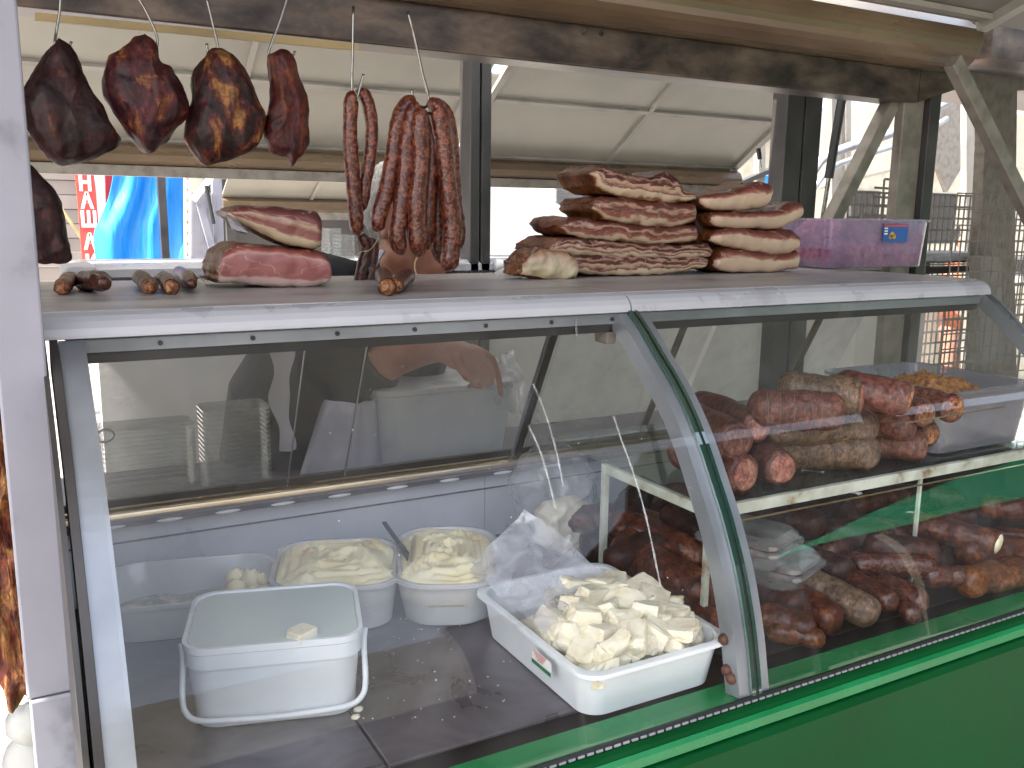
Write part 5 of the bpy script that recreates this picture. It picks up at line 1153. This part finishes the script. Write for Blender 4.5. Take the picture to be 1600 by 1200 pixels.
# right hand metalwork
rp = thing('bracket_post', 'big beige steel post with a wide bracket plate at the right edge', 'post', onY(1560,600,2.5))
YR = 2.5
flat([(1556,-20),(1592,-20),(1590,95),(1600,92),(1640,85),(1640,140),(1590,142),(1586,420),(1590,640),(1520,640),(1530,420),(1540,210),(1536,150),(1518,128),(1500,122),(1500,96),(1551,98)], YR, m_galv, 'plate', None, None, .05, rp, bevel=.003)
flat([(1555,-20),(1590,-20),(1586,96),(1552,98)], YR-.04, m_post, 'upper_tube', None, None, .035, rp)
flat([(1573,68),(1610,38),(1640,50),(1640,95),(1590,85),(1582,80)], YR-.10, m_galv, 'clamp', None, None, .05, rp)
flat([(1533,400),(1565,400),(1565,640),(1530,640)], YR-.06, m_rib, 'lower_tube', None, None, .055, rp)
def mp(P, name, label, nu, nv, mat=None, w=.006, test=None):
    P0, P1, P2 = P; return meshpanel(P0, P1-P0, P2-P0, nu, nv, name, label, w, .003, mat or m_galv, test)
P0 = onY(1462,640,2.2); mp((P0, Vector((P0.x+.75, 2.2, P0.z)), Vector((P0.x, 2.2, 1.60))), 'wire_screen', 'near square mesh screen right of the opening post', 15, 14, w=.005)
P0 = onY(1300,640,2.9); mp((P0, Vector((P0.x+1.4, 2.9, P0.z)), Vector((P0.x, 2.9, 1.62))), 'wire_screen', 'farther mesh screen seen through the near one', 36, 18, w=.010, mat=m_rib)
P0 = onY(1310,420,2.5); P1 = onY(1440,420,2.5); P2 = onY(1310,200,2.5)
mp((P0, P1, Vector((P0.x, 2.5, P2.z))), 'wire_gusset', 'triangular mesh gusset between the slanted brace and the opening post', 9, 15, w=.009, test=lambda s, t: t < .25 + s * .9)
# neighbour curved frame glimpsed at right
nb_ = thing('neighbour_stall', 'neighbouring stall framework of curved pale tubes beyond the mesh at right', 'stall', onY(1350,400,4.5))
MB().tube(smoothpath([onY(x, y, 4.0) for x, y in ((1268,272),(1290,245),(1340,225),(1400,205),(1470,165),(1500,150))], 5), .028, 10).build('curved_tube', m_post, nb_, smooth=True)
MB().tube(smoothpath([onY(x, y, 4.2) for x, y in ((1268,300),(1300,262),(1360,240),(1420,220),(1480,185))], 5), .018, 10).build('curved_tube', m_alu, nb_, smooth=True)
for xx, w in ((1300,14),(1322,8),(1186,10),(1510,12)): 
    flat([(xx,100),(xx+w,100),(xx+w,640),(xx,640)], 4.6, m_rib, 'upright', None, None, .05, nb_)
MB().bar(onY(1160,285,4.6), onY(1240,250,4.6), .05, .03).build('rail', m_dkpost, nb_)
flat([(1195,275),(1216,272),(1216,292),(1195,296)], 5.5, m_blue_tarp, 'blue_sign', None, None, .03, nb_)
MB().bar(onY(1262,240,5.5), onY(1420,205,5.5), .6, .1, up=(0,-1,0.4)).build('cream_canopy', m_panel, nb_)
flat([(1430,170),(1450,130),(1540,110),(1540,200),(1480,300)], 5.0, m_galv, 'arched_plate', None, None, .04, nb_)
flat([(1588,178),(1640,178),(1640,260),(1588,260)], 4.0, m_cream, 'slotted_crate', None, None, .2, nb_)
o = flat([(1380,440),(1650,440),(1650,700),(1380,700)], 5.2, m_cream, 'cream_screen', 'cream low screen behind the mesh panels', 'screen', .04)
o = flat([(1590,406),(1660,404),(1660,424),(1590,425)], 4.4, m_dark, 'dark_counter', 'dark counter edge beyond the mesh at the right edge', 'counter', .3)
# distant shopper
fp = thing('person', 'distant dark haired person in an orange top seen through the mesh at right', 'person', onY(1512,460,5.0))
hc2 = onY(1512, 372, 5.0)
g = MB(); g.ell(hc2, (.085,.095,.115), n=14); g.tube([hc2+Vector((0,.0,-.08)), hc2+Vector((0,.02,-.17)), hc2+Vector((0,.02,-.3)), hc2+Vector((0,.02,-.6)), hc2+Vector((0,.02,-.8))], [.05,.06,.15,.14,.15], 16)
for sx in (-1, 1):
    g.tube([hc2+Vector((.14*sx,.02,-.24)), hc2+Vector((.18*sx,.0,-.5)), hc2+Vector((.14*sx,-.12,-.65))], [.05,.042,.03], 12)
    g.tube([hc2+Vector((.08*sx,.02,-.75)), hc2+Vector((.09*sx,.02,-1.1)), hc2+Vector((.09*sx,.04,-1.42))], [.09,.06,.045], 12)
g.ell(hc2+Vector((-.03,-.095,-.01)), (.015,.02,.02), n=8); g.ell(hc2+Vector((-.085,0,-.01)), (.01,.02,.03), n=8)
o = g.build('body', m_skin, fp, smooth=True); r_ = o.modifiers.new('r', 'REMESH'); r_.mode = 'VOXEL'; r_.voxel_size = .014; r_.use_smooth_shade = True
MB().tube([hc2+Vector((0,.02,-.19)), hc2+Vector((0,.02,-.3)), hc2+Vector((0,.02,-.75))], [.12,.165,.165], 18).build('top', m_orange, fp, smooth=True)
MB().ell(hc2+Vector((.01,.02,.02)), (.098,.105,.118), n=14, fn=lambda q: 1 if (q.y > -.3 or q.z > .5) else .8).build('hair', m_dark, fp, smooth=True)
# ---- opposite side of the lane (seen only as reflections)
ga = thing('green_parasol_cloth', 'green sun cloth hung on poles over the lane, right of the viewer', 'awning', (3.5, -.2, 0))
v = []; f = []; n = 40
for j in range(7):
    for i in range(n + 1):
        x = 2.0 + 3.4 * i / n; zt_ = 1.34 + .52 * min(1, i / n * 1.7) ** .8; zb2 = 1.32 + .02 * math.sin(min(1, i / n * 1.5) * 1.57); v.append(Vector((x, -.10 + .16 * (1 - j / 6) + .02 * math.sin(i * .9 + j * .4), zb2 + (zt_ - zb2) * j / 6)))
for j in range(6):
    for i in range(n): f.append((j*(n+1)+i, j*(n+1)+i+1, (j+1)*(n+1)+i+1, (j+1)*(n+1)+i))
mg, nt, b = newmat('green_translucent'); b.inputs['Base Color'].default_value = (.03,.50,.25,1); b.inputs['Roughness'].default_value = .7
tl = N(nt, 'ShaderNodeBsdfTranslucent'); tl.inputs[0].default_value = (.03,.60,.30,1); mxs = N(nt, 'ShaderNodeMixShader'); mxs.inputs[0].default_value = .5
nt.links.new(b.outputs[0], mxs.inputs[1]); nt.links.new(tl.outputs[0], mxs.inputs[2]); nt.links.new(mxs.outputs[0], nt.nodes['Material Output'].inputs[0])
mk('cloth', v, f, mg, ga)
for x in (2.05, 5.35): MB().box(x, x+.03, -.145, -.115, 0, 1.38 if x < 3 else 2.0).build('pole', m_dkpost, ga)
fb = MB().box(-9, 8, -16, -13, 0, 5.5).build('lane_building', m_cream); tag(fb, 'pale building closing the square far behind the viewer', 'building')
os_ = thing('opposite_stall', 'stall across the lane with beige sloping awning and dark interior', 'stall', (2, -2.4, 0))
MB().prism([(2.3,-.22,2.74),(12,-.22,2.74),(12,-2.1,2.05),(2.3,-2.1,2.05)], (0,0,.02)).build('awning_panel', m_dkpost, os_)
MB().box(-1.6, 12, -2.9, -2.2, 0, 1.0).build('counter', paint('brown_board', (.14,.10,.08), .6, .4), os_)
MB().box(2.3, 12, -3.4, -3.3, 0, 2.6).build('back_wall', paint('dim_back', (.12,.10,.09), .7, .3), os_)
for k in range(4): MB().box(2.35+2.6*k, 2.43+2.6*k, -2.2, -2.12, 0, 2.05).build('post', m_galv, os_)
